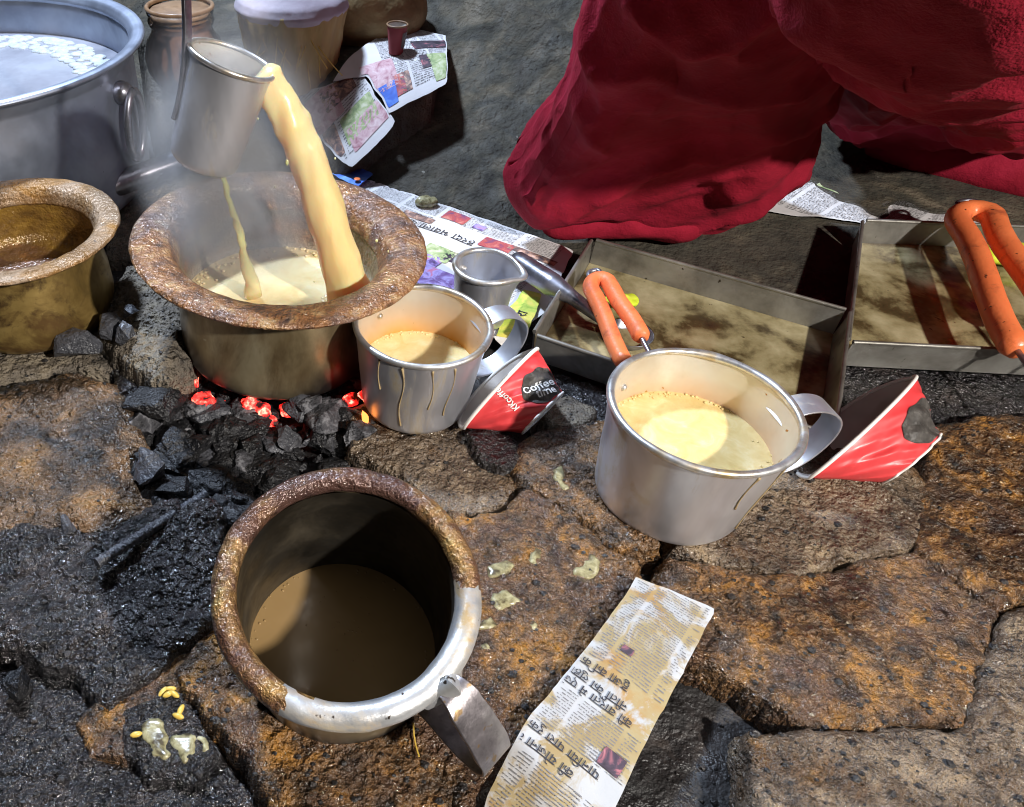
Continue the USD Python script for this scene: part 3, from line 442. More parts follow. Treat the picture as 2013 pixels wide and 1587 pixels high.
# left brass pot
zl = .118
c = U(25, 445, zl); R = S(207, c); c = np.array([c[0], c[1], -.002])
k = R / .15
po = [(0, 0), (.09 * k, 0)] + [(k * a_, b_) for a_, b_ in [(.108, .004), (.117, .014), (.121, .03), (.119, .06), (.113, .09), (.112, .100), (.120, .112)]]
pi = [(0, .04)] + [(k * a_, b_) for a_, b_ in [(.08, .041), (.108, .05), (.115, .06), (.111, .09), (.110, .104), (.117, .116)]]
rm = [(k * a_, b_) for a_, b_ in [(.113, .115), (.108, .104), (.110, .101), (.118, .110), (.135, .116), (.147, .116), (.150, .118), (.148, .121), (.135, .122), (.121, .1205)]]
pot('cooking_pot', 'brown brass cooking pot with pale crusted rim at the left', 'cooking pot', c, R, zl, dens(po), dens(pi), dens(rm + rm[:1], 3)[:-1], ('left_brass', 'left_inside', 'left_rim'), 8)
# big vat
rr = np.hypot(*U(300, 340)[:2]); zv = .205
c0 = U(-110, 78, zv); R = S(388, c0); c = np.array([c0[0], c0[1], -.01])
B = R - .022
po = [(0, 0), (B - .02, 0)] + arc(B - .02, .02, .02, -90, 0)[1:] + [(B, .1), (B, .185), (B + .012, .208)]
pi = [(0, .01), (B - .025, .01)] + arc(B - .025, .03, .02, -90, 0)[1:] + [(B - .004, .1), (B - .004, .19), (B + .006, .212)]
rm = [(B + .004, .213), (B - .003, .203), (B + .001, .195), (B + .014, .207), (R - .002, .209), (R, .212), (R - .002, .215), (B + .014, .216)]
vat = pot('metal_vat', 'large bluish aluminium vat with a hanging ring handle, holding milk', 'vat', c, R, zv, dens(po), dens(pi), dens(rm + rm[:1], 3)[:-1], ('vat_metal', 'vat_metal', 'vat_metal'), 12, amp=.0004)
one('vat_milk', disc(c + (0, 0, .150), B - .005, 120, 30, .001), 'vat_milk', 'grey white milk in the large aluminium vat', 'milk', smooth=True)
fro = []
for k in range(170):
    aa = np.random.default_rng(k).uniform(.1, 1.75); r_ = (B - .03) * (1 - .25 * np.random.default_rng(k + 99).random() ** 2); s = .003 + .006 * np.random.default_rng(k + 7).random()
    fro.append(ball(c + (r_ * math.cos(aa), r_ * math.sin(aa), .150), s, 2, (1.3, 1, .5)))
one('milk_froth', cat(*fro), 'froth', 'white froth clinging along the inside of the vat', 'froth', kind='stuff')
e = U(275, 150, .16); ax = np.array([c[0], c[1], 0]); dr = (e - ax); dr[2] = 0; ang = math.atan2(dr[1], dr[0]) ; ang = math.radians(-14)
rad = np.array([math.cos(ang), math.sin(ang), 0]); tan = np.array([-rad[1], rad[0], 0]); hc = c + rad * (B + .006) + (0, 0, .165)
vat.part('handle_bracket', cat(tube([hc + tan * s_ - rad * .008, hc + tan * s_ + rad * .012], .008, 12) if False else ball(hc, .016, 2, (1, 1, 1)), ball(hc + (0, 0, .004), .012, 2)), 'steel_dark')
q = np.linspace(0, 2 * np.pi, 40); ringp = np.array([hc + rad * (.012 + .004 * math.cos(x)) + tan * .024 * math.sin(x) + np.array([0, 0, -.045 + .048 * math.cos(x)]) for x in q])
vat.part('ring_handle', tube(ringp, .0055, 12, cap=False), 'steel_dark')
# pipe
a, b = U(205, 372, .03), U(392, 303, .045)
t = T('metal_pipe', 'grey metal blower pipe lying between the vat and the big pot', 'pipe', a)
d = (b - a) / np.linalg.norm(b - a)
t.part('pipe_tube', tube(a + (b - a) * np.linspace(0, 1, 14)[:, None], .0175, 28), 'steel_dark')
t.part('pipe_end', tube([a - d * .016, a - d * .004], .011, 20), 'charcoal')
# ---------------------------------------------------------------- aluminium mugs
def mug(label, c, R0, R1, h, hang, tea_z, tea_R, name='mug', hl=.05, rivet=True, spout=None, mi='mug_inside', tea_label=None, seed=1):
    """R0 base, R1 rim radius, hang: handle direction"""
    t = T(name, label, 'mug', c); th = .0016
    wall = [(R0 + (R1 - R0) * s, .012 + (h - .016) * s) for s in np.linspace(.02, 1, 14)]
    po = [(0, 0), (R0 - .012, 0)] + arc(R0 - .011, .011, .011, -90, 0)[1:] + wall
    pi = [(0, .003), (R0 - .012, .003)] + arc(R0 - .012, .012, .010, -90, 0)[1:] + [(a_ - th, b_) for a_, b_ in wall]
    rim = arc(R1 - .0002, h - .002, .0034, 0, 360, 15)[:-1]
    def sp(m):
        if spout is None: return m
        v, f = m; aa = np.arctan2(v[:, 1], v[:, 0]); dd = np.abs((aa - spout + np.pi) % (2 * np.pi) - np.pi); w = np.exp(-(dd / .38) ** 2) * np.clip((v[:, 2] - h * .55) / (h * .45), 0, 1) ** 1.5
        v = v.copy(); v[:, :2] *= (1 + .24 * w)[:, None]; v[:, 2] -= .004 * w; return v, f
    for nm, pr, m, cl in (('body', po, 'aluminium', False), ('inner_wall', pi, mi, False), ('rim', rim, 'aluminium_rim', True)):
        t.part(nm, move(sp(roughen(lathe(pr, 128, cl), .0011, 24, seed)), c), m, True)
    for an_, z_end, z_top in ((-118, .15, .93), (-92, .42, .93), (-74, .30, .92), (-140, .55, .93)) if spout is None else ():
        a0 = math.radians(an_ + 7 * seed); zz = np.linspace(z_top, z_end, 26); rr0 = R0 + (R1 - R0) * (zz * h - .012) / (h - .016) + .0004; aw = a0 + .03 * np.sin(zz * 9 + an_)
        t.part('tea_drip', tube(np.c_[rr0 * np.cos(aw), rr0 * np.sin(aw), zz * h] + c, np.interp(np.linspace(0, 1, 26), [0, .2, .85, 1], [.0013, .0005, .0006, .0010]), 8), 'drip_stain', True)
    if hang is not None:
        rad = np.array([math.cos(hang), math.sin(hang), 0]); tan = np.array([-rad[1], rad[0], 0])
        pp = [(R1 - .004, h * .80), (R1 + .012, h * .90), (R1 + hl * .6, h * .90), (R1 + hl, h * .74), (R1 + hl * .92, h * .45), (R1 + hl * .45, h * .24), (R0 + .006, h * .2), (R0 + .002, h * .12)]
        hp_ = t.part('handle', strap(spline([c + rad * a_ + np.array([0, 0, b_]) for a_, b_ in pp], 44), tan, .024, .0022), 'aluminium')
        t.part('rivet', ball(c + rad * (R1 + .003) + (0, 0, h * .81), .004, 2), 'aluminium_rim', under=hp_)
    if rivet:
        aa = math.radians(128); t.part('rivet', ball(c + np.array([math.cos(aa) * (R1 - .004), math.sin(aa) * (R1 - .004), h * .74]), .0035, 2), 'aluminium_rim')
    if tea_label:
        u = T('milk_tea', tea_label, 'tea', c + (0, 0, tea_z)); u.part('tea_surface', disc(c + (0, 0, tea_z), tea_R, 96, 20, .0006), 'mug_tea' if seed == 9 else 'mug_tea_bright', True)
        u.part('froth', froth_ring(c + (0, 0, tea_z), tea_R, 90, seed + 3, .0005, .0016, .004), 'mug_tea' if seed == 9 else 'mug_tea_bright', True, kind='stuff')
    return t
cm = np.array([.0965, .601, .002])
mug('dented aluminium mug of milk tea between the fire and the crumpled cup', cm, .0555, .0655, .104, math.radians(20), .050, .0595, tea_label='creamy yellow tea inside the aluminium mug by the fire')
cj = U(955, 540, .068); cj = np.array([cj[0] - .001, cj[1] + .0, .001])
mug('small empty aluminium jug with a pouring lip on the newspaper', cj, .0305, .0355, .080, None, 0, 0, name='jug', spout=math.radians(-22), mi='aluminium', seed=5)
# mug at the right edge
cr_ = U(1385, 800, .115); Rr = S(178, cr_)
mug('large aluminium mug of tea standing in front of the metal tray', np.array([cr_[0], cr_[1], .004]), Rr * .86, Rr, .112, math.radians(8), .066, Rr * .93, hl=.055, tea_label='yellow tea in the large mug in front of the tray', seed=9)
# ---------------------------------------------------------------- tilted pot
TILT = math.radians(14); Rt = rotx(TILT)
C = U(680, 1152, .136); Rl = S(266, C); hL = .165
ax = Rt @ np.array([0, 0, 1.0]); c = C - ax * hL
BL = Rl - .010
po = [(0, 0), (BL - .02, 0)] + arc(BL - .02, .018, .018, -90, 0)[1:] + [(BL - .002, .06), (BL, .12), (BL - .002, hL - .010)]
pi = [(0, .003), (BL - .022, .003)] + arc(BL - .021, .018, .0165, -90, 0)[1:] + [(BL - .005, .06), (BL - .003, .12), (BL - .006, hL - .008)]
rmA = arc(BL + .002, hL - .004, .0085, 0, 360, 17)[:-1]
tp = T('handled_pot', 'tilted dark pot with stained rolled rim and a strap handle holding brown tea', 'pot', c)
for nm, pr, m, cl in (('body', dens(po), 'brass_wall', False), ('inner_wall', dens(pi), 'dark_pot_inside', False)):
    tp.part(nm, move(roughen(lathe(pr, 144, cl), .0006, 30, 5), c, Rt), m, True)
v, f = roughen(lathe(rmA, 180, True), .0011, 70, 6, 4)
aa = np.degrees(np.arctan2(v[:, 1], v[:, 0])) + 70 * (fbm(v * 45, 3, 8) - .5); fa = aa[f]; clean = ((fa > -118) & (fa < 5)).all(1)
tp.part('rim', move((v, f[~clean]), c, Rt), 'dark_pot_rim', True, label='crusted brown and black back of the rolled rim')
tp.part('rim', move((v, f[clean]), c, Rt), 'dark_pot_rim_clean', True, label='bare metal front of the rolled rim')
# the level tea inside the tilted pot
pin = np.array(pi); zt = .014; o = c + ax * ((zt - c[2]) / ax[2]); o = o + np.array([0, 0, 0])
def rin(s):
    return np.interp(s, pin[2:, 1], pin[2:, 0]) if s >= pin[1, 1] else -1
outl = []
for a_ in np.linspace(0, 2 * np.pi, 120, endpoint=False):
    dv = np.array([math.cos(a_), math.sin(a_), 0]); lo, hi = 0, .15
    for _ in range(30):
        md = (lo + hi) / 2; w = o + dv * md - c; s = w @ ax; r_ = np.linalg.norm(w - ax * s)
        if r_ < rin(s): lo = md
        else: hi = md
    outl.append(o + dv * (lo + .0008))
outl = np.array(outl); n_ = len(outl); cen = outl.mean(0); vs = [cen[None]]; 
for k in range(1, 13): vs.append(cen + (outl - cen) * k / 12)
v = np.vstack(vs); f = [[0, 1 + i, 1 + (i + 1) % n_] for i in range(n_)]
for k in range(11):
    for i in range(n_):
        j = (i + 1) % n_; a_, b_ = 1 + k * n_, 1 + (k + 1) * n_; f += [[a_ + i, b_ + i, b_ + j], [a_ + i, b_ + j, a_ + j]]
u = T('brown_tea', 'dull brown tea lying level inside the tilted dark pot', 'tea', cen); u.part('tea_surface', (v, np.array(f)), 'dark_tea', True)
g_ = np.random.default_rng(4); u.part('froth', cat(*[ball(cen + (outl[k] - cen) * g_.uniform(.88, .99), g_.uniform(.0005, .0013), 1, (1, 1, .6)) for k in g_.integers(0, 120, 70)], *[ball(cen + (outl[k] - cen) * g_.uniform(0, .5) + (.005, .012, 0), g_.uniform(.0004, .0009), 1, (1, 1, .6)) for k in g_.integers(0, 120, 25)]), 'dark_tea', True, kind='stuff')
ha = math.radians(-46); rad = np.array([math.cos(ha), math.sin(ha), 0]); tan = np.array([-rad[1], rad[0], 0])
loc = [(BL + .008, hL - .001), (BL + .016, hL + .001), (BL + .03, hL - .008), (BL + .050, hL - .03), (BL + .056, hL - .043), (BL + .046, hL - .055), (BL + .02, hL - .058), (BL + .001, hL - .058)]
hp = spline([rad * a_ + np.array([0, 0, b_]) for a_, b_ in loc], 50)
hw = np.interp(np.linspace(0, 1, 50), [0, .12, .5, .75, 1], [.016, .024, .027, .026, .022])
tp.part('handle', move(roughen(strap(hp, tan, hw, .003), .0016, 60, 2), c, Rt), 'handle_metal')
tp.part('handle_bracket', move(roughen(tube([rad * (BL + .004) + (0, 0, hL - .012) + tan * .012, rad * (BL + .012) + (0, 0, hL + .004), rad * (BL + .004) + (0, 0, hL - .012) - tan * .012], .0065, 14), .001, 90), c, Rt), 'dark_pot_rim_clean')
# ---------------------------------------------------------------- paper
def tri_sheet(poly, zf, step, th=.0004, lift=0):
    L = poly.exterior; n = int(L.length / step) + 8; bd = np.array([L.interpolate(k / n, normalized=True).coords[0] for k in range(n)])
    x0, y0, x1, y1 = poly.bounds; X, Y = np.meshgrid(np.arange(x0, x1, step), np.arange(y0, y1, step)); q = np.c_[X.ravel(), Y.ravel()]
    q = q[contains_xy(poly.buffer(-step * .45), q[:, 0], q[:, 1])]; q = np.vstack([bd, q]); t = Delaunay(q).simplices; cc = q[t].mean(1); t = t[contains_xy(poly, cc[:, 0], cc[:, 1])]
    a_, b_, c_ = q[t[:, 0]], q[t[:, 1]], q[t[:, 2]]; cr = (b_[:, 0] - a_[:, 0]) * (c_[:, 1] - a_[:, 1]) - (b_[:, 1] - a_[:, 1]) * (c_[:, 0] - a_[:, 0]); t[cr < 0] = t[cr < 0][:, ::-1]
    z = zf(q[:, 0], q[:, 1]) + lift; top = np.c_[q, z]; N = len(q); i = np.arange(n); j = (i + 1) % n
    if LinearRingCCW(bd): side = np.vstack([np.stack([i, N + i, j], 1), np.stack([j, N + i, N + j], 1)])
    else: side = np.vstack([np.stack([i, j, N + i], 1), np.stack([j, N + j, N + i], 1)])
    return np.vstack([top, top - (0, 0, th)]), np.vstack([t, t[:, ::-1] + N, side])
def LinearRingCCW(b): return np.sum(b[:, 0] * np.roll(b[:, 1], -1) - b[:, 1] * np.roll(b[:, 0], -1)) > 0
FONT = glob.glob('/opt/blender-*/*/datafiles/fonts/NotoSansDevanagari*.woff2')
def glyphs(text, height):
    """lettering as a shapely shape, letters about height tall, starting at the origin"""
    from PIL import Image, ImageDraw, ImageFont
    ft = ImageFont.truetype(FONT[0], 64); bb = ft.getbbox(text, anchor='ls')
    im = Image.new('L', (bb[2] - bb[0] + 8, bb[3] - bb[1] + 8)); ImageDraw.Draw(im).text((4 - bb[0], 4 - bb[1]), text, 255, ft, anchor='ls')
    on = np.pad(np.asarray(im) > 127, ((0, 0), (1, 1))).astype(np.int8); rows, st = np.nonzero(np.diff(on, axis=1) == 1); en = np.nonzero(np.diff(on, axis=1) == -1)[1]
    g = union_all(sbox(st, -rows - 1, en, -rows)).buffer(.5).buffer(-.5).simplify(.8); s = height / 44.0
    return affinity.affine_transform(g, [s, 0, 0, s, 0, (4 - bb[1]) * s])
def polys(g): return [g] if g.geom_type == 'Polygon' else [h for h in g.geoms if h.geom_type == 'Polygon']
def flat_mesh(g, zf, lift):
    ms = []
    for h in polys(g):
        if h.area < 1e-9: continue
        v, f = trimesh.creation.triangulate_polygon(h, engine='earcut'); v = np.asarray(v); f = np.asarray(f)
        a_, b_, c_ = v[f[:, 0]], v[f[:, 1]], v[f[:, 2]]; cr = (b_[:, 0] - a_[:, 0]) * (c_[:, 1] - a_[:, 1]) - (b_[:, 1] - a_[:, 1]) * (c_[:, 0] - a_[:, 0]); f[cr < 0] = f[cr < 0][:, ::-1]
        ms.append((np.c_[v, zf(v[:, 0], v[:, 1]) + lift], f))
    return cat(*ms)
class Paper:
    def __init__(s, name, label, poly, zf, origin, ang, m='newsprint', step=.006, seed=0, cat_='newspaper', tear=.0012):
        s.poly = jag(poly, .004, tear, 120, seed); s.zf, s.o, s.a = zf, np.asarray(origin[:2]), ang
        s.poly = s.poly if s.poly.geom_type == 'Polygon' else max(s.poly.geoms, key=lambda g: g.area)
        s.inn = s.poly.buffer(-.002); s.t = T(name, label, cat_, (*origin[:2], 0)); s.t.part('sheet', tri_sheet(s.poly, zf, step), m, True)
        s.q = []; s.h = []; s.rng = np.random.default_rng(seed)
    def X(s, g): return affinity.translate(affinity.rotate(g, s.a, origin=(0, 0)), *s.o)
    def xy(s, uv):
        c, n = math.cos(math.radians(s.a)), math.sin(math.radians(s.a)); uv = np.asarray(uv); return np.stack([uv[..., 0] * c - uv[..., 1] * n, uv[..., 0] * n + uv[..., 1] * c], -1) + s.o
    def column(s, u0, u1, v0, v1, lh=.0031, ink=.0013, dens_=1.0):
        v = v1
        while v > v0:
            u = u0
            while u < u1 - .001:
                w = s.rng.choice([.0008, .0014, .0024, .0038, .005]) * s.rng.uniform(.8, 1.2); w = min(w, u1 - u); s.q.append([u, v + s.rng.normal() * .00012, w, ink * s.rng.uniform(.45, 1.1)]); u += w + s.rng.uniform(.0005, .0014)
                if s.rng.random() < .03: u += .004
            v -= lh
    def head(s, text, u, v, h): s.h.append(s.X(affinity.translate(glyphs(text, h), u, v)))
    def picture(s, u0, u1, v0, v1, m, lift=.0011):
        g = s.X(sbox(u0, v0, u1, v1)).intersection(s.inn)
        for h in polys(g):
            if h.area > 2e-6: s.t.part('printed_picture', tri_sheet(h, s.zf, .005, .0002, lift), m, True)
    def pic(s, w, wd, ht, m): u, v = w; s.picture(u - wd / 2, u + wd / 2, v - ht / 2, v + ht / 2, m)
    def done(s):
        if s.q:
            q = np.array(s.q); c4 = np.stack([np.c_[q[:, 0], q[:, 1]], np.c_[q[:, 0] + q[:, 2], q[:, 1]], np.c_[q[:, 0] + q[:, 2], q[:, 1] + q[:, 3]], np.c_[q[:, 0], q[:, 1] + q[:, 3]]], 1)
            w = s.xy(c4); ok = contains_xy(s.inn, w[..., 0], w[..., 1]).all(1); w = w[ok]; v = w.reshape(-1, 2); n = np.arange(len(w)) * 4
            f = np.vstack([np.stack([n, n + 1, n + 2], 1), np.stack([n, n + 2, n + 3], 1)])
            s.t.part('small_print', (np.c_[v, s.zf(v[:, 0], v[:, 1]) + .0007], f), 'ink_grey', False, kind='stuff')
        if s.h:
            g = union_all(s.h).intersection(s.inn); s.t.part('headline', flat_mesh(g, s.zf, .0009), 'ink', False, kind='stuff')
def wrinkle(base, amp, sc, seed):
    return lambda x, y: base(x, y) + amp * 2 * (fbm(np.c_[np.ravel(x) * sc, np.ravel(y) * sc, np.zeros(np.size(x))], 3, seed).reshape(np.shape(x)) - .5)
def angd(p, q): return math.degrees(math.atan2(q[1] - p[1], q[0] - p[0]))
# strip B behind the pots
zB = wrinkle(lambda x, y: np.zeros(np.shape(x)) + .002, .0025, 22, 4)
pb = Polygon([tuple(U(x, y, .002)[:2]) for x, y in [(640, 300), (690, 340), (780, 372), (870, 402), (1000, 445), (1128, 492), (1105, 540), (1075, 610), (1010, 660), (940, 668), (830, 600), (790, 500), (700, 420), (600, 350)]])
o = U(1118, 497, 0); far = U(700, 350, 0); aB = angd(o, far)
B_ = Paper('newspaper', 'newspaper strip with upside down headline laid along the back of the hearth', pb, zB, o, aB, seed=3)
# u runs from the right end towards the far left end, v > 0 is away from the text's top: the text is read from the far side, so v grows towards the camera
def uvB(px, py): p = U(px, py, 0)[:2] - o[:2]; a_ = math.radians(aB); return np.array([p[0] * math.cos(a_) + p[1] * math.sin(a_), -p[0] * math.sin(a_) + p[1] * math.cos(a_)])
def boxB(pts): q = np.array([uvB(*p) for p in pts]); return q[:, 0].min(), q[:, 0].max(), q[:, 1].min(), q[:, 1].max()
for px, py, wd, ht, m in [(896, 432, .036, .026, 'print_red'), (975, 487, .045, .028, 'print_red'), (860, 500, .045, .034, 'print_green'), (846, 514, .03, .026, 'print_purple'), (850, 550, .075, .045, 'print_purple'), (893, 510, .03, .024, 'print_dark'), (1045, 505, .07, .012, 'print_portrait'), (822, 430, .05, .014, 'print_portrait'), (942, 450, .018, .014, 'print_purple'), (1000, 640, .05, .03, 'print_green')]:
    B_.pic(uvB(px, py), wd, ht, m)
u0, u1, v0, v1 = boxB([(1128, 492), (690, 345), (900, 640)])
um, vm = uvB(870, 480)
for k in range(9):
    ua = u0 + .01 + k * .062
    B_.column(ua, ua + .056, -.005, .03, .0034); 
    if not (ua - .03 < um < ua + .09): B_.column(ua, ua + .056, .034, .2, .0034)
hB = .017
uh, vh = uvB(940, 478); B_.head('हरदा भवाला का हल म', uh, vh + .004, hB * .8)
uh, vh = uvB(925, 505); B_.head('राजनीति काजल में', uh, vh + .006, hB * .8)
B_.done()
# blue printed sheet and the little twist of plastic
zC = wrinkle(lambda x, y: np.zeros(np.shape(x)) + .012, .004, 30, 9)
pc = Polygon([tuple(U(x, y, .012)[:2]) for x, y in [(632, 285), (650, 290), (690, 325), (735, 340), (722, 350), (705, 365), (668, 352), (640, 330)]])
Cb = Paper('magazine_page', 'torn bright blue colour page tucked under the draped newspaper', pc, zC, U(690, 330), 0, 'print_blue', .005, 7, 'page'); p = U(702, 352, .016)
Cb.t.part('printed_dot', ball(p, .005, 2, (1, 1, .25)), 'orange_plastic')
one('plastic_twist', roughen(ball(U(838, 397, .008), .012, 3, (1.3, 1, .7)), .004, 90, 3), 'milk_drop', 'pale scrap of crumpled plastic on the back edge of the newspaper strip', 'scrap')
# draped newspapers A
zA1 = wrinkle(lambda x, y: zA(x, y) - .0, .004, 14, 21); zA2 = wrinkle(lambda x, y: zA(x, y) + .004, .004, 14, 27)
def pA(pts, zf): return Polygon([tuple(US(x, y, zf)[:2]) for x, y in pts])
o = US(690, 330, zA1); q = US(775, 237, zA1); aA = angd(o, q)
A_ = Paper('newspaper', 'creased newspaper hanging off the ledge toward the blue page', pA([(560, 185), (640, 170), (705, 140), (728, 168), (738, 190), (760, 215), (776, 236), (772, 250), (735, 290), (691, 330), (672, 318), (640, 285), (600, 235)], zA1), zA1, o, aA, seed=13)
def uvA(P, px, py): p = US(px, py, P.zf)[:2] - P.o; a_ = math.radians(P.a); return np.array([p[0] * math.cos(a_) + p[1] * math.sin(a_), -p[0] * math.sin(a_) + p[1] * math.cos(a_)])
def boxA(P, pts): q = np.array([uvA(P, *p) for p in pts]); return q[:, 0].min(), q[:, 0].max(), q[:, 1].min(), q[:, 1].max()
[A_.pic(uvA(A_, px, py), wd, ht, m) for px, py, wd, ht, m in [(706, 232, .05, .034, 'print_green'), (722, 246, .055, .03, 'print_pink'), (632, 218, .055, .05, 'print_pink'), (664, 180, .05, .03, 'print_portrait'), (656, 284, .02, .04, 'print_portrait')]]
for k in range(6): A_.column(.004 + (k - 1) * .042, .042 + (k - 1) * .042, .010, .34, .0038, .0015)
A_.done()
o2 = US(765, 222, zA2); q2 = US(880, 160, zA2)
A2_ = Paper('newspaper', 'newspaper under the small red cup with its corner jutting out over the bank', pA([(655, 160), (690, 110), (740, 75), (800, 53), (840, 62), (876, 70), (879, 165), (840, 185), (765, 223), (752, 195), (735, 175), (722, 150)], zA2), zA2, o2, angd(o2, q2), seed=17)
[A2_.pic(uvA(A2_, px, py), wd, ht, m) for px, py, wd, ht, m in [(787, 165, .014, .03, 'print_red'), (798, 160, .014, .03, 'print_portrait'), (760, 190, .03, .03, 'print_blue'), (867, 125, .03, .06, 'print_green'), (847, 88, .06, .03, 'print_dark'), (745, 150, .05, .05, 'print_pink'), (836, 120, .014, .03, 'print_dark')]]
for k in range(6): A2_.column(.006 + k * .036, .038 + k * .036, .012, .3, .0036, .0015)
A2_.done()
# stained newspaper at the front right
zD = wrinkle(lambda x, y: np.zeros(np.shape(x)) + .014 + .006 * np.abs((x * 7 + y * 4) % 1 - .5), .005, 16, 31)
pd = Polygon([tuple(U(x, y, .013)[:2]) for x, y in [(1250, 1135), (1236, 1160), (1180, 1240), (1100, 1340), (1030, 1425), (995, 1490), (955, 1570), (930, 1690), (1130, 1760), (1260, 1480), (1405, 1200)]])
o = U(1234, 1424, .013); q = U(1099, 1328, .013); aD = angd(o, q)
D_ = Paper('newspaper', 'tea stained newspaper with large upside down headlines beside the brown slab', pd, zD, o, aD, 'newsprint_stained', .006, seed=23, tear=.0008)
def uvD(px, py): p = U(px, py, .013)[:2] - o[:2]; a_ = math.radians(aD); return np.array([p[0] * math.cos(a_) + p[1] * math.sin(a_), -p[0] * math.sin(a_) + p[1] * math.cos(a_)])
def boxD(pts): q = np.array([uvD(*p) for p in pts]); return q[:, 0].min(), q[:, 0].max(), q[:, 1].min(), q[:, 1].max()
hD = .0066
heads = [('हुआ कि कारोबार वाले', 1232, 1364), ('नीति का लुहान ले', 1230, 1399), ('की वार्ता में एजेंसियों स', 1240, 1432), ('पानिया पारा रुक तलब', 1175, 1537), ('की योजना वार', 1122, 1535)]
for tx, px, py in heads:
    u, v = uvD(px, py); D_.head(tx, u, v - hD * .8, hD)
D_.picture(*boxD([(1170, 1500), (1232, 1500), (1200, 1525)]), 'print_dark'); D_.picture(*boxD([(1222, 1275), (1236, 1300)]), 'print_dark')
vs_ = [uvD(px, py)[1] for _, px, py in heads]
for k in range(-6, 8):
    ua = k * .036
    D_.column(ua, ua + .033, vs_[2] + .004, vs_[3] - .0085, .0026, .0010)
    D_.column(ua, ua + .033, vs_[4] + .004, vs_[4] + .12, .0026, .0010); D_.column(ua, ua + .033, vs_[0] - .14, vs_[0] - .010, .0026, .0010)
D_.done()
# yellow printed label under the jug
zE = wrinkle(lambda x, y: np.zeros(np.shape(x)) + .006, .0015, 40, 41)
E_ = Paper('printed_label', 'yellow and green printed paper label beside the small jug', Polygon([tuple(U(x, y, .006)[:2]) for x, y in [(1030, 570), (1065, 578), (1052, 620), (1025, 672), (975, 662), (990, 620)]]), zE, U(1020, 660), 60, 'print_yellow', .004, 29, 'paper label'); E_.head('रा', .028, .004, .012); E_.done()
one('paper_scrap', tri_sheet(jag(Polygon([tuple(U(x, y, .008)[:2]) for x, y in [(972, 662), (1022, 668), (1020, 684), (985, 682)]]), .004, .002), wrinkle(lambda x, y: np.zeros(np.shape(x)) + .009, .002, 60, 2), .003), 'paper_white', 'torn white paper scrap at the foot of the yellow label', 'scrap', smooth=True)
# ---------------------------------------------------------------- trays
def tray(label, FL, fdir, bdir, L, W, h=.034, seed=0):
    f3 = np.r_[fdir / np.linalg.norm(fdir), 0]; b3 = np.r_[bdir / np.linalg.norm(bdir), 0]; z0 = FL[2]; t = T('metal_tray', label, 'tray', FL); th = .0022
    def quadbox(a_, b_, c_, d_, n, thk):  # a prism of a quad face thickened along n
        q = np.array([a_, b_, c_, d_]); v = np.vstack([q, q + np.asarray(n) * thk]); return v, np.array([[0, 1, 2], [0, 2, 3], [4, 6, 5], [4, 7, 6], [0, 4, 5], [0, 5, 1], [1, 5, 6], [1, 6, 2], [2, 6, 7], [2, 7, 3], [3, 7, 4], [3, 4, 0]])
    P = lambda u, v, z: FL + f3 * u + b3 * v + np.array([0, 0, z])
    v, f = quadbox(P(0, 0, 0), P(L, 0, 0), P(L, W, 0), P(0, W, 0), (0, 0, 1), th)
    v, f = trimesh.remesh.subdivide_to_size(v, f, .02); t.part('tray_floor', (v, f), 'tray_floor', False)
    up = np.array([0, 0, h]); o_ = .004
    for nm, a_, b_, n in (('side_wall', P(0, 0, 0), P(L, 0, 0), -b3), ('side_wall', P(L, 0, 0), P(L, W, 0), f3), ('side_wall', P(L, W, 0), P(0, W, 0), b3), ('side_wall', P(0, W, 0), P(0, 0, 0), -f3)):
        t.part(nm, quadbox(a_ - (0, 0, .001), b_ - (0, 0, .001), b_ + up + n * o_, a_ + up + n * o_, n, th), 'tray_metal', False)
        t.part('rolled_edge', tube([a_ + up + n * (o_ + .001), b_ + up + n * (o_ + .001)], .0024, 10), 'tray_metal')
    return t
FL = U(1048, 702, .004); BLk = U(1158, 520, .004); FR = U(1236, 768, .004)
tray('oily metal tray with brown tea residue behind the mugs', FL, (FR - FL)[:2], (BLk - FL)[:2], .29, np.linalg.norm((BLk - FL)[:2]))
FL2 = U(1650, 715, .004); FR2 = U(2040, 735, .004); BL2 = U(1680, 480, .004)
tray('second metal tray further right, under the larger orange tongs', FL2, (FR2 - FL2)[:2], (BL2 - FL2)[:2], .36, np.linalg.norm((BL2 - FL2)[:2]))
def tongs(label, pa, pb_, pc_, pd_, r, loop, wire_end):
    """two orange sleeves: pa-pb and pc-pd from the joined top; loop: the wire eye beyond the top"""
    t = T('orange_tongs', label, 'tongs', pa)
    d = (pb_ - pa) / np.linalg.norm(pb_ - pa); side = (pc_ - pa)
    def flat(path, rr):
        v, f = tube(path, rr, 18); return v, f
    t.part('orange_grip', roughen(flat(spline([pb_, pa + (pb_ - pa) * .5, pa + (pb_ - pa) * .12, pa + side * .08 - d * r * .2, pa + side * .5 - d * r * .9, pa + side * .92 - d * r * .2, pc_ + (pd_ - pc_) * .12, pc_ + (pd_ - pc_) * .5, pd_], 60), np.r_[r * .75, np.full(58, r), r * .75]), .0006, 60), 'orange_plastic', True)
    a_, c_ = pa + side * .18 - d * r, pa + side * .82 - d * r; top = pa + side * .5 - d * loop
    t.part('wire_loop', tube(spline([a_ + d * r, a_ - d * loop * .45, top - side * .28 + d * loop * .1, top, top + side * .28 + d * loop * .1, c_ - d * loop * .45, c_ + d * r], 50), .0028, 12), 'steel_dark', True)
    for s_, e_ in ((pb_, wire_end[0]), (pd_, wire_end[1])):
        t.part('wire_arm', tube([s_ - d * .004, e_], .0028, 10), 'steel_dark')
    return t
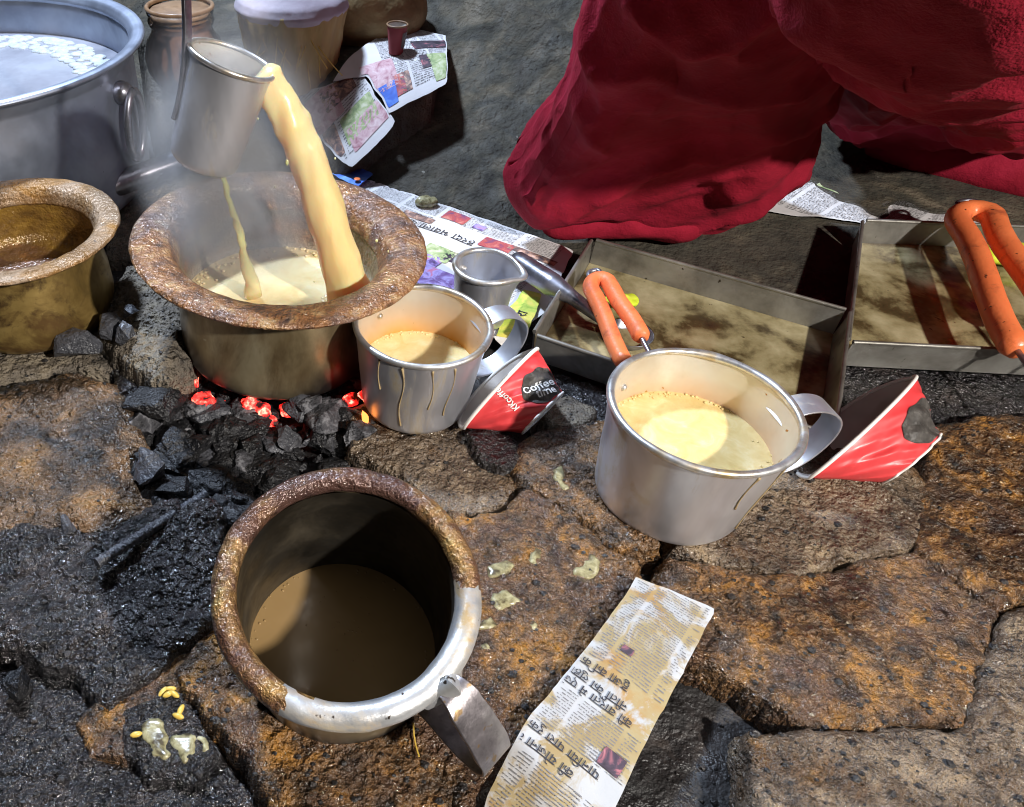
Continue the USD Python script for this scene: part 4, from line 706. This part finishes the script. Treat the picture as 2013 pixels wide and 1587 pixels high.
pa, pb_ = U(1160, 562, .052), U(1228, 715, .05); pc_, pd_ = U(1194, 552, .056), U(1262, 665, .056)
tongs('orange handled wire tongs resting across the tray beside the steel ladle', pa, pb_, pc_, pd_, .0092, .026, (U(1275, 790, .045), U(1300, 740, .05)))
pa, pb_ = U(1880, 425, .06), U(2000, 690, .055); pc_, pd_ = U(1945, 420, .066), U(2060, 620, .062)
tongs('larger orange handled tongs lying on the second tray', pa, pb_, pc_, pd_, .0135, .04, (U(2070, 800, .05), U(2130, 740, .05)))
one('green_wrapper', roughen(ball(U(1222, 590, .018), .018, 3, (1.1, .8, .35)), .007, 60, 4), 'wrapper', 'lime green plastic wrapper under the orange tongs', 'wrapper', smooth=20)
one('green_wrapper', roughen(ball(U(1985, 500, .02), .03, 3, (1.1, .8, .35)), .01, 40, 6), 'wrapper', 'larger lime green wrapper beside the larger orange tongs', 'wrapper', smooth=20)
# steel ladle
a, m1, m2, b = U(1012, 512, .03), U(1085, 560, .034), U(1125, 585, .034), U(1200, 640, .016)
t = T('steel_ladle', 'shiny steel handled ladle leaning from the newspaper into the tray', 'ladle', a)
pt = np.vstack([a + (m1 - a) * np.linspace(0, 1, 16)[:, None], m1 + (m2 - m1) * np.linspace(.1, 1, 8)[:, None], m2 + (b - m2) * np.linspace(.1, 1, 12)[:, None]])
rr = np.interp(np.arange(len(pt)), [0, 1, 15, 23, 35], [.0115, .0135, .0145, .0085, .0062])
t.part('handle', tube(pt, rr, 24), 'steel_dark', True)
sp_ = lathe([(0, -.014), (.012, -.012), (.022, -.005), (.026, .004), (.0275, .0045), (.0235, -.004), (.0125, -.0105), (0, -.0125)], 40); t.part('bowl', move(sp_, b + (b - m2) / np.linalg.norm(b - m2) * .024 + (0, 0, .004)), 'steel_dark', True)
# ---------------------------------------------------------------- paper cups
def crumpled(label, mt, mb, bt, bb, thick, seed, txt=True):
    """flattened cup: mouth from mb (low) to mt (high), base from bb to bt"""
    mt, mb, bt, bb = map(np.asarray, (mt, mb, bt, bb)); cM, cB = (mt + mb) / 2, (bt + bb) / 2; n, m = 72, 30
    t = T('paper_cup', label, 'paper cup', [*cM[:2], mb[2]])
    Dv = (cB - cM); A0 = (mt - mb) / 2; A1_ = (bt - bb) / 2; N = np.cross(A0, Dv); N /= np.linalg.norm(N)
    if N[2] < 0: N = -N
    def P(s, th, off=0.0):
        C_ = cM + Dv * s - Dv * (.42 * (1 - s)) * np.maximum(0, -np.sin(th))[:, None]; A_v = A0 * (1 - s) + A1_ * s; tk = thick * (1 - .35 * s)
        p = C_ + np.cos(th)[:, None] * A_v + np.sin(th)[:, None] * N * (tk + off)
        cr = .0055 * np.abs(((th * 2.1 + s * 3 + seed) % 1.3) - .65) * min(1, s * 4) + .012 * (fbm(np.c_[np.cos(th) * 1.6, np.sin(th) * 1.6, np.full(len(th), s * 2.5)] + seed, 3, seed) - .5) * min(1, s * 3)
        return p + N * np.where(np.sin(th) > 0, cr, -cr)[:, None]
    th = np.linspace(0, 2 * np.pi, n, endpoint=False); S_ = np.linspace(0, 1, m)
    out = np.vstack([P(s, th) for s in S_]); inn = np.vstack([P(s, th, -.0006) - N * 0 for s in S_])
    i = np.arange(n); j = (i + 1) % n
    fo = np.vstack([np.vstack([np.stack([k * n + i, k * n + j, (k + 1) * n + i], 1), np.stack([k * n + j, (k + 1) * n + j, (k + 1) * n + i], 1)]) for k in range(m - 1)])
    t.part('cup_wall', (out, fo), 'cup_red', 35); t.part('inner_wall', (inn + (cM - inn) * .012, fo[:, ::-1]), 'paper_inside', True)
    t.part('rolled_rim', tube(np.vstack([P(0, th), P(0, th[:2])]), .0019, 10, cap=False), 'paper_white', True)
    t.part('base_rim', tube(np.vstack([P(1, th), P(1, th[:2])]), .0013, 8, cap=False), 'paper_white', True)
    cb = P(.97, th); t.part('cup_base', (np.vstack([cb, cb.mean(0)]), np.stack([i, j, np.full(n, n)], 1)), 'paper_inside', True)
    # flat print laid on the upper face: x along the axis, y across
    def onface(g, lift, m_, nm):
        ms = []
        for h in polys(g):
            if h.area < 1e-8: continue
            sh = tri_sheet(h.simplify(.00005), lambda x, y: np.zeros(np.shape(x)), .0025, .0001) if h.area > 3e-5 else flat_mesh(h, lambda x, y: np.zeros(np.shape(x)), 0)
            ms.append(sh)
        v, f = cat(*ms); La = np.linalg.norm(Dv); hw = np.linalg.norm(A0); hb = np.linalg.norm(A1_); q = np.empty_like(v)
        for k in range(len(v)):
            s = np.clip(v[k, 0] / La, .02, .97); w = hw * (1 - s) + hb * s; th_ = math.acos(np.clip(v[k, 1] / w, -.98, .98)); q[k] = P(s, np.array([th_]), lift)[0]
        t.part(nm, (q, f), m_, False, kind='stuff' if nm == 'lettering' else None)
    La, hw = np.linalg.norm(Dv), np.linalg.norm(A0)
    k = np.linspace(0, 2 * np.pi, 60, endpoint=False); em = Polygon(np.c_[La * .62 + (La * .36 + .0012 * np.sin(8 * k)) * np.cos(k), hw * .34 + (hw * .42 + .0012 * np.cos(7 * k)) * np.sin(k)])
    onface(em, .0008, 'cup_emblem', 'emblem')
    def word(tx, hgt, ang, x, y):
        tm = meshkit.text_mesh(tx, hgt, .0002, bold=True); v, f = VF(tm); up_ = v[:, 2] > .0001; ff = f[up_[f].all(1)]
        g = union_all([Polygon(v[q][:, :2]) for q in ff if Polygon(v[q][:, :2]).area > 1e-10]).buffer(1e-6)
        return affinity.translate(affinity.rotate(g, ang, origin=(0, 0)), x, y)
    if txt:
        onface(word('Coffee', hw * .125, 64, La * .50, -hw * .02), .0016, 'white_print', 'lettering'); onface(word('time', hw * .125, 64, La * .74, hw * .06), .0016, 'white_print', 'lettering')
        onface(word('KKcoffee', hw * .10, 170, La * .62, -hw * .26), .0012, 'white_print', 'lettering')
    return t
crumpled('crumpled red paper cup lying against the handle of the mug by the fire', U(1056, 688, .062), U(912, 842, .012), U(1104, 776, .040), U(1028, 850, .012), .030, 3)
crumpled('bigger crumpled red paper cup lying on the brown slab at the right', U(1790, 745, .060), U(1590, 940, .012), U(1835, 860, .035), U(1745, 945, .014), .036, 8, False)
c = US(778, 104, lambda x, y: np.minimum(zA(x, y), .155) + .004); k = S(1, c)
t = T('small_cup', 'small dark red paper cup standing upright on the draped newspaper', 'paper cup', c)
t.part('cup_wall', move(lathe([(0, .001), (13 * k, .001), (14 * k, .0), (19.5 * k, 52 * k)], 48), c), 'cup_dark_red'); t.part('inner_wall', move(lathe([(0, .004), (13.4 * k, .004), (19 * k, 52 * k)], 48), c), 'paper_inside'); t.part('rim', move(lathe(arc(19.6 * k, 52 * k, 1.7 * k, 0, 360, 11)[:-1], 48, True), c), 'cork', True)
q = np.linspace(-.55, .55, 9); em = [[(15.2 + 4.6 * z_) * k * math.cos(a_ - .5) * 1.02, (15.2 + 4.6 * z_) * k * math.sin(a_ - .5) * 1.02, (8 + 36 * z_) * k] for z_ in np.linspace(.1, .9, 6) for a_ in q]
fe = [[r_ * 9 + i, r_ * 9 + i + 1, r_ * 9 + i + 10] for r_ in range(5) for i in range(8)] + [[r_ * 9 + i, r_ * 9 + i + 10, r_ * 9 + i + 9] for r_ in range(5) for i in range(8)]
t.part('emblem', move((np.array(em), np.array(fe)), c), 'cup_emblem', True)
# ---------------------------------------------------------------- jar, basket, sack
c = US(372, 176, lambda x, y: np.minimum(zA(x, y), .15) - .006); k = S(1, c); zc = 1.02
prof = np.array([(0, 0), (44, 0), (58, 12), (71, 40), (74, 66), (68, 92), (58, 108), (56, 116), (60, 121), (62, 128), (60, 136), (62, 142), (60, 150)]) * k
v, f = lathe(dens(prof, 3), 144); a_ = np.arctan2(v[:, 1], v[:, 0]); w = np.clip((v[:, 2] / k - 14) / 20, 0, 1) * np.clip((100 - v[:, 2] / k) / 15, 0, 1); v[:, :2] *= (1 + .03 * np.cos(22 * a_) * w)[:, None]
t = T('glass_jar', 'ribbed round glass jar with brown contents standing behind the big pot', 'jar', c)
t.part('jar_glass', move((v, f), c), 'glass', True); t.part('jar_rim', move(lathe(arc(60 * k, 150 * k, 4 * k, 0, 360, 11)[:-1], 72, True), c), 'cork', True)
t.part('jar_contents', move(lathe([(0, 3 * k), (42 * k, 3 * k), (56 * k, 14 * k), (68 * k, 42 * k), (70 * k, 66 * k), (64 * k, 90 * k), (55 * k, 106 * k), (53 * k, 120 * k), (0, 122 * k)], 72), c), 'jar_brown', True)
t.part('cork_lid', move(roughen(lathe([(0, 128 * k), (50 * k, 128 * k), (55 * k, 131 * k), (54 * k, 146 * k), (0, 147 * k)], 64), .001, 60), c), 'cork', True)
c = US(575, 200, lambda x, y: np.minimum(zA(x, y), .15) - .006); c = c + np.array([0, .06, 0]); k = S(1, c)
t = T('wrapped_basket', 'golden straw wrapped basket with pale lilac cloth on top', 'basket', c)
v, f = roughen(lathe(dens(np.array([(0, 0), (64, 0), (78, 14), (88, 60), (96, 110), (103, 150), (99, 156)]) * k, 5), 120), .004, 30, 5); a_ = np.arctan2(v[:, 1], v[:, 0]); v[:, :2] *= (1 + .012 * np.cos(26 * a_))[:, None]
t.part('straw_wrap', move((v, f), c), 'straw_gold', True); t.part('cloth_cover', move(roughen(lathe(dens(np.array([(101, 140), (106, 150), (100, 165), (80, 182), (40, 190), (0, 192)]) * k, 4), 96), .004, 25, 8), c), 'lilac_cloth', True)
sr = np.random.default_rng(3)
for k_ in range(14):
    a_ = sr.uniform(-2.2, -.9); r0 = 92 * k; p0 = c + np.array([r0 * math.cos(a_), r0 * math.sin(a_), sr.uniform(70, 130) * k]); p1 = p0 + np.array([sr.normal() * .02, -.006, -sr.uniform(.02, .05)])
    t.part('straw', tube(spline([p0, (p0 + p1) / 2 + (0, -.006, 0), p1], 8), .0008, 6), 'grain_yellow')
c = US(722, 100, lambda x, y: np.minimum(zA(x, y), .15) - .006) + np.array([0, .07, .045])
one('cloth_sack', roughen(ball(c, .085, 4, (1.15, .8, .8)), .008, 16, 5), 'sack_cloth', 'slumped tan cloth sack behind the small red cup', 'sack', smooth=True)
# ---------------------------------------------------------------- pouring
mouth = np.array([(546 - PX) / F * .77, .70, .308]); tl = math.radians(21); Rm = rotz(math.radians(10)) @ roty(tl); axm = Rm @ np.array([0, 0, 1.0]); hm, rm_ = .098, .038
cpm = mouth - axm * hm - Rm @ np.array([rm_, 0, 0]) * .96
t = T('pouring_mug', 'aluminium dipper mug held tilted above the big pot pouring tea', 'mug', cpm)
wall = [(.033 + .005 * s, .01 + (hm - .01) * s) for s in np.linspace(0, 1, 8)]
t.part('body', move(lathe([(0, 0), (.028, 0), (.032, .004)] + wall, 96), cpm, Rm), 'aluminium', True); t.part('inner_wall', move(lathe([(0, .003), (.027, .003)] + [(a_ - .0015, b_) for a_, b_ in wall], 96), cpm, Rm), 'mug_inside', True)
t.part('rim', move(lathe(arc(.038, hm, .0024, 0, 360, 13)[:-1], 96, True), cpm, Rm), 'aluminium_rim', True)
hs = cpm + Rm @ np.array([-.038, 0, hm * .9]); t.part('long_handle', strap(spline([cpm + Rm @ np.array([-.0345, 0, hm * .35]), cpm + Rm @ np.array([-.0385, 0, hm * .9]), hs + (.004, .01, .05), hs + (.010, .03, .30)], 30), (0.6, 1, 0), .009, .004), 'steel_dark', True)
q = np.linspace(0, 1, 70); x0, x1_, z0, z1_ = mouth[0] - .012, .032, mouth[2] - .001, .062
px_ = x0 + (x1_ - x0) * (q * .93 + .07 * q ** 2); pz_ = z0 + (z1_ - z0) * (q * .30 + .70 * q ** 2); py_ = .70 - .015 * q
rad_ = np.interp(q, [0, .05, .3, .7, 1], [.012, .018, .0175, .018, .024]) * (1 + .35 * (fbm(np.c_[q * 9, q * 0, q * 0], 3, 5) - .5))
pts = np.c_[px_, py_, pz_]; v, f = tube(pts, rad_, 28)
v = v + .0030 * 2 * (np.stack([fbm(v * np.array([75, 75, 16]) + k_, 3, k_) for k_ in range(3)], 1) - .5)
t = T('pouring_tea', 'thick stream of milk tea falling from the dipper mug into the big pot', 'tea stream', pts[-1])
dr_ = np.random.default_rng(12); strands = []
v, f = tube(pts, rad_ * .97, 48); v = v + .0034 * 2 * (np.stack([fbm(v * np.array([75, 75, 11]) + k_, 3, k_) for k_ in range(3)], 1) - .5); strands.append((v, f))
for k_ in range(0):
    a_ = dr_.uniform(0, 6.283); i0 = int(dr_.choice([0, 0, 0, 8, 18, 30])); i1 = int(dr_.choice([69, 69, 69, 60, 52])); n_ = i1 - i0
    if n_ < 14: continue
    w_ = dr_.uniform(.86, .95); tw = dr_.normal() * .7; qq = np.linspace(0, 1, n_); an = a_ + tw * qq + .25 * (fbm(np.c_[qq * 5, qq * 0 + k_, qq * 0], 2, k_) - .5)
    ro = rad_[i0:i1] * (w_ + (dr_.uniform(-.08, .20)) * qq ** 2)
    pp_ = pts[i0:i1] + np.c_[ro * np.cos(an), ro * np.sin(an), np.zeros(n_)]
    r_ = dr_.uniform(.0006, .0016) * np.clip(np.sin(np.pi * np.clip(qq * .96 + .02, 0, 1)) * 1.2, .04, 1) * (1 + .8 * (fbm(np.c_[qq * 12, qq * 0 + k_, qq * 0], 2, 50 + k_) - .5))
    strands.append(tube(pp_, r_, 9))
t.part('stream', cat(*strands), 'pour_tea', True)
for k_ in range(9):
    i_ = int(dr_.uniform(20, 69)); a_ = dr_.uniform(0, 6.28); o_ = rad_[i_] * dr_.uniform(1.5, 2.4)
    t.part('drop', ball(pts[i_] + (o_ * math.cos(a_), o_ * math.sin(a_), 0), dr_.uniform(.0007, .0016), 2, (1, 1, dr_.uniform(1.1, 2.2))), 'pour_tea', True)
a, b = cpm + np.array([-.004, -.03, -.03]), None
p0 = cpm + Rm @ np.array([.012, -.02, .001]); p1 = np.array([(492 - PX) / F * .80, .70, .070])
q = np.linspace(0, 1, 30)[:, None]; pts = p0 + (p1 - p0) * np.c_[q, q, q ** 1.5]
v, f = tube(pts, np.interp(q[:, 0], [0, .3, .7, 1], [.0014, .0032, .004, .009]) * (1 + .9 * (fbm(np.c_[q[:, 0] * 8, q[:, 0] * 0, q[:, 0] * 0], 2, 9) - .5)), 16); v = v + .005 * 2 * (np.stack([fbm(v * 55 + k_, 3, k_) for k_ in range(3)], 1) - .5)
one('tea_trickle', (v, f), 'pour_tea', 'thin trickle of tea dripping off the underside of the dipper mug', 'tea stream', smooth=True)
sv, sf = ball((0, 0, 0), 1.0, 4); sv = sv * SR + np.array(SC)
one('steam', (sv, sf), 'steam_air', 'thin white steam rising over the big pot of tea', 'steam', kind='stuff', smooth=True)
# ---------------------------------------------------------------- milk drops, grains
def splat(label, pts, h=.0009, seed=0, cat_='milk splash', level=None):
    z0 = .006 if level is None else level
    poly = Polygon([tuple(U(x, y, z0)[:2]) for x, y in pts]).buffer(.003).buffer(-.003); poly = jag(poly, .0012, .0050, 110, seed).buffer(-.0012).buffer(.0024).buffer(-.0008); poly = poly if poly.geom_type == 'Polygon' else max(poly.geoms, key=lambda g: g.area)
    ext = poly.exterior
    def zf(x, y):
        d = sdist(spoints(np.ravel(x), np.ravel(y)), ext).reshape(np.shape(x)); return np.maximum(np.mean([ztop(x + a_, y + b_) for a_ in (-.004, 0, .004) for b_ in (-.004, 0, .004)], 0), ztop(x, y) - .0006) + (h + .0008) * np.sqrt(np.clip(d / .003, 0, 1))
    if level is not None: zf = lambda x, y: np.full(np.shape(x), level) + .0003 * fbm(np.c_[np.ravel(x) * 90, np.ravel(y) * 90, np.zeros(np.size(x))], 2, 3).reshape(np.shape(x))
    v, f = tri_sheet(poly, zf, .0022, .003 if level is None else .02); one('milk_splash', (v, f), 'milk_drop', label, cat_, smooth=True)
splat('boot shaped cream milk splash on the mottled slab', [(1048, 1072), (1066, 1078), (1070, 1092), (1058, 1100), (1062, 1115), (1052, 1112), (1046, 1098)], seed=1)
splat('bubbly cluster of milk at the right of the mottled slab', [(1155, 1092), (1172, 1090), (1186, 1102), (1180, 1130), (1160, 1138), (1135, 1128), (1132, 1112), (1150, 1115)], seed=2)
splat('faint milk smear close to the rim of the tilted pot', [(962, 1108), (990, 1098), (1010, 1110), (985, 1130), (960, 1135)], .001, seed=3)
splat('speckled milk patch right of the tilted pot', [(965, 1165), (985, 1158), (1018, 1175), (1012, 1188), (975, 1195)], .001, seed=4)
splat('small round drop of milk on the slab', [(1032, 1218), (1046, 1215), (1056, 1225), (1048, 1238), (1036, 1232)], seed=5)
splat('milk blotch beside the clean part of the pot rim', [(940, 1225), (968, 1214), (982, 1228), (958, 1240), (940, 1240)], seed=6)
splat('tiny milk drop above the pot handle', [(938, 1270), (950, 1268), (956, 1280), (944, 1286)], seed=7)
splat('milk streak on the upper edge of the reddish slab', [(1082, 930), (1100, 922), (1108, 950), (1120, 968), (1105, 975), (1095, 955)], .001, seed=8)
splat('large bubbly milk puddle at the lower left', [(268, 1412), (290, 1398), (318, 1402), (326, 1425), (318, 1450), (335, 1470), (318, 1482), (290, 1462), (274, 1440)], .0006, seed=9)
splat('smaller milk pool right of the bubbly puddle', [(336, 1436), (362, 1430), (384, 1446), (380, 1474), (356, 1482), (340, 1462)], .0006, seed=19)
splat('pale milk film along the edge of the front slab', [(382, 1435), (400, 1440), (420, 1465), (400, 1470)], .001, seed=10)
for k_, (px, py, an) in enumerate([(270, 1450, .2), (352, 1415, -.3), (357, 1403, 1.2), (333, 1372, .5), (336, 1360, .1), (322, 1365, .9), (345, 1372, -.6)]):
    p = U(px, py, -.01); p[2] = float(ztop(p[0], p[1])) + .002; d = np.array([math.cos(an), math.sin(an), 0]) * .0045
    one('yellow_grain', roughen(tube(spline([p - d, p - d * .5, p, p + d * .5, p + d], 14), .0022 * np.sqrt(np.clip(1 - np.linspace(-1, 1, 14) ** 2, .04, 1)), 10), .0003, 300), 'grain_yellow', 'yellow puffed grain lying by the milk puddle', 'grain', 'yellow grains by the milk puddle')
p = U(815, 1455, .008); one('straw_bit', tube(spline([p + (0, .012, .001), p, p + (.002, -.012, .001)], 10), .0007, 6), 'grain_yellow', 'short straw on the dark gap below the tilted pot', 'straw')
# ---------------------------------------------------------------- person in red
def hullm(J, names, grow):
    pts = []
    for nme in names:
        p, r = J[nme]; q_ = trimesh.creation.icosphere(2, r + grow); pts.append(np.array(q_.vertices) + p)
    return manifold3d.Manifold.hull_points(np.vstack(pts).astype(np.float32))
def figure(J, bones, grow, refine):
    m = None
    for b_ in bones: h = hullm(J, b_, grow); m = h if m is None else m + h
    m = m.refine_to_length(refine); v, f = VF(m); tm = trimesh.Trimesh(v, f, process=True); trimesh.smoothing.filter_taubin(tm, iterations=12); return np.array(tm.vertices), np.array(tm.faces)
def folds(v, f, amp, seed):
    tm = trimesh.Trimesh(v, f, process=False); n = np.array(tm.vertex_normals); q = v @ rotz(.5).T
    w = fbm(q * np.array([9, 9, 5]), 3, seed); r_ = 1 - np.abs(2 * fbm(q * np.array([7, 11, 3.5]) + w[:, None] * .8, 2, seed + 3) - 1); r_ = r_ ** 4; h_ = 1 - np.abs(2 * fbm(q * np.array([16, 24, 8]) + w[:, None] * 1.2, 2, seed + 7) - 1); v2 = v + n * ((r_ - .5) * amp * 1.1 + (w - .5) * amp * 1.4 + (h_ ** 5 - .3) * amp * .35)[:, None]; tm = trimesh.Trimesh(v2, f, process=False); trimesh.smoothing.filter_taubin(tm, iterations=3); return np.array(tm.vertices), f
def sitter(label, J, seed, gr=0.0):
    t = T('person', label, 'person', J['hip'][0] * np.array([1, 1, 0]))
    t.part('body', figure(J, [('hip', 'chest'), ('chest', 'shoulder', 'far_shoulder'), ('hip', 'knee'), ('knee', 'shin'), ('shin', 'foot'), ('shoulder', 'elbow')], -.022, .03), 'skin', True)
    t.part('red_tunic', folds(*figure(J, [('hip', 'chest', 'shoulder', 'far_shoulder'), ('hip', 'shoulder', 'elbow', 'knee'), ('hip', 'knee', 'elbow')], 0, .006), .02, seed), 'red_cloth', True)
    t.part('red_trouser_leg', folds(*figure(J, [('shin', 'foot')], .004, .007), .008, seed + 3), 'red_cloth', True)
sitter('person in loose red clothes sitting cross legged just behind the oily tray', {'hip': (U(1420, 310, .085), .10), 'knee': (U(1084, 352, .095), .050), 'shin': (U(1100, 436, .022), .018), 'foot': (U(1340, 430, .026), .028), 'elbow': (U(1270, 130, .22), .045), 'chest': (U(1490, -150, .42), .10), 'shoulder': (U(1420, -150, .42), .07), 'far_shoulder': (U(1520, -200, .44), .06)}, 4)
sitter('second person in red clothes seated behind the tray with the larger tongs', {'hip': (U(2050, 150, .11), .13), 'knee': (U(1730, 190, .10), .07), 'shin': (U(1760, 280, .03), .035), 'foot': (U(2020, 330, .035), .045), 'elbow': (U(1790, -20, .24), .05), 'chest': (U(2000, -350, .5), .14), 'shoulder': (U(1900, -350, .5), .08), 'far_shoulder': (U(2150, -400, .5), .08)}, 14)
zF = wrinkle(lambda x, y: np.zeros(np.shape(x)) + .0, .004, 16, 51)
oF = U(1960, 400, 0); F_ = Paper('newspaper', 'newspaper sheet lying behind the second tray between the two seated people', Polygon([tuple(U(x, y, 0)[:2]) for x, y in [(1380, 200), (1560, 235), (1860, 310), (1990, 370), (1900, 470), (1700, 440), (1400, 400)]]), zF, oF, angd(oF, U(1500, 250, 0)), seed=33)
for k in range(10): F_.column(.004 + k * .05, .048 + k * .05, -.2, .25, .0040, .0016)
for u_, v_, m_ in ((.08, .02, 'print_red'), (.2, .05, 'print_purple'), (.3, .02, 'print_portrait'), (.16, .12, 'print_green'), (.38, .08, 'print_purple')): F_.picture(u_, u_ + .04, v_, v_ + .03, m_)
F_.done()
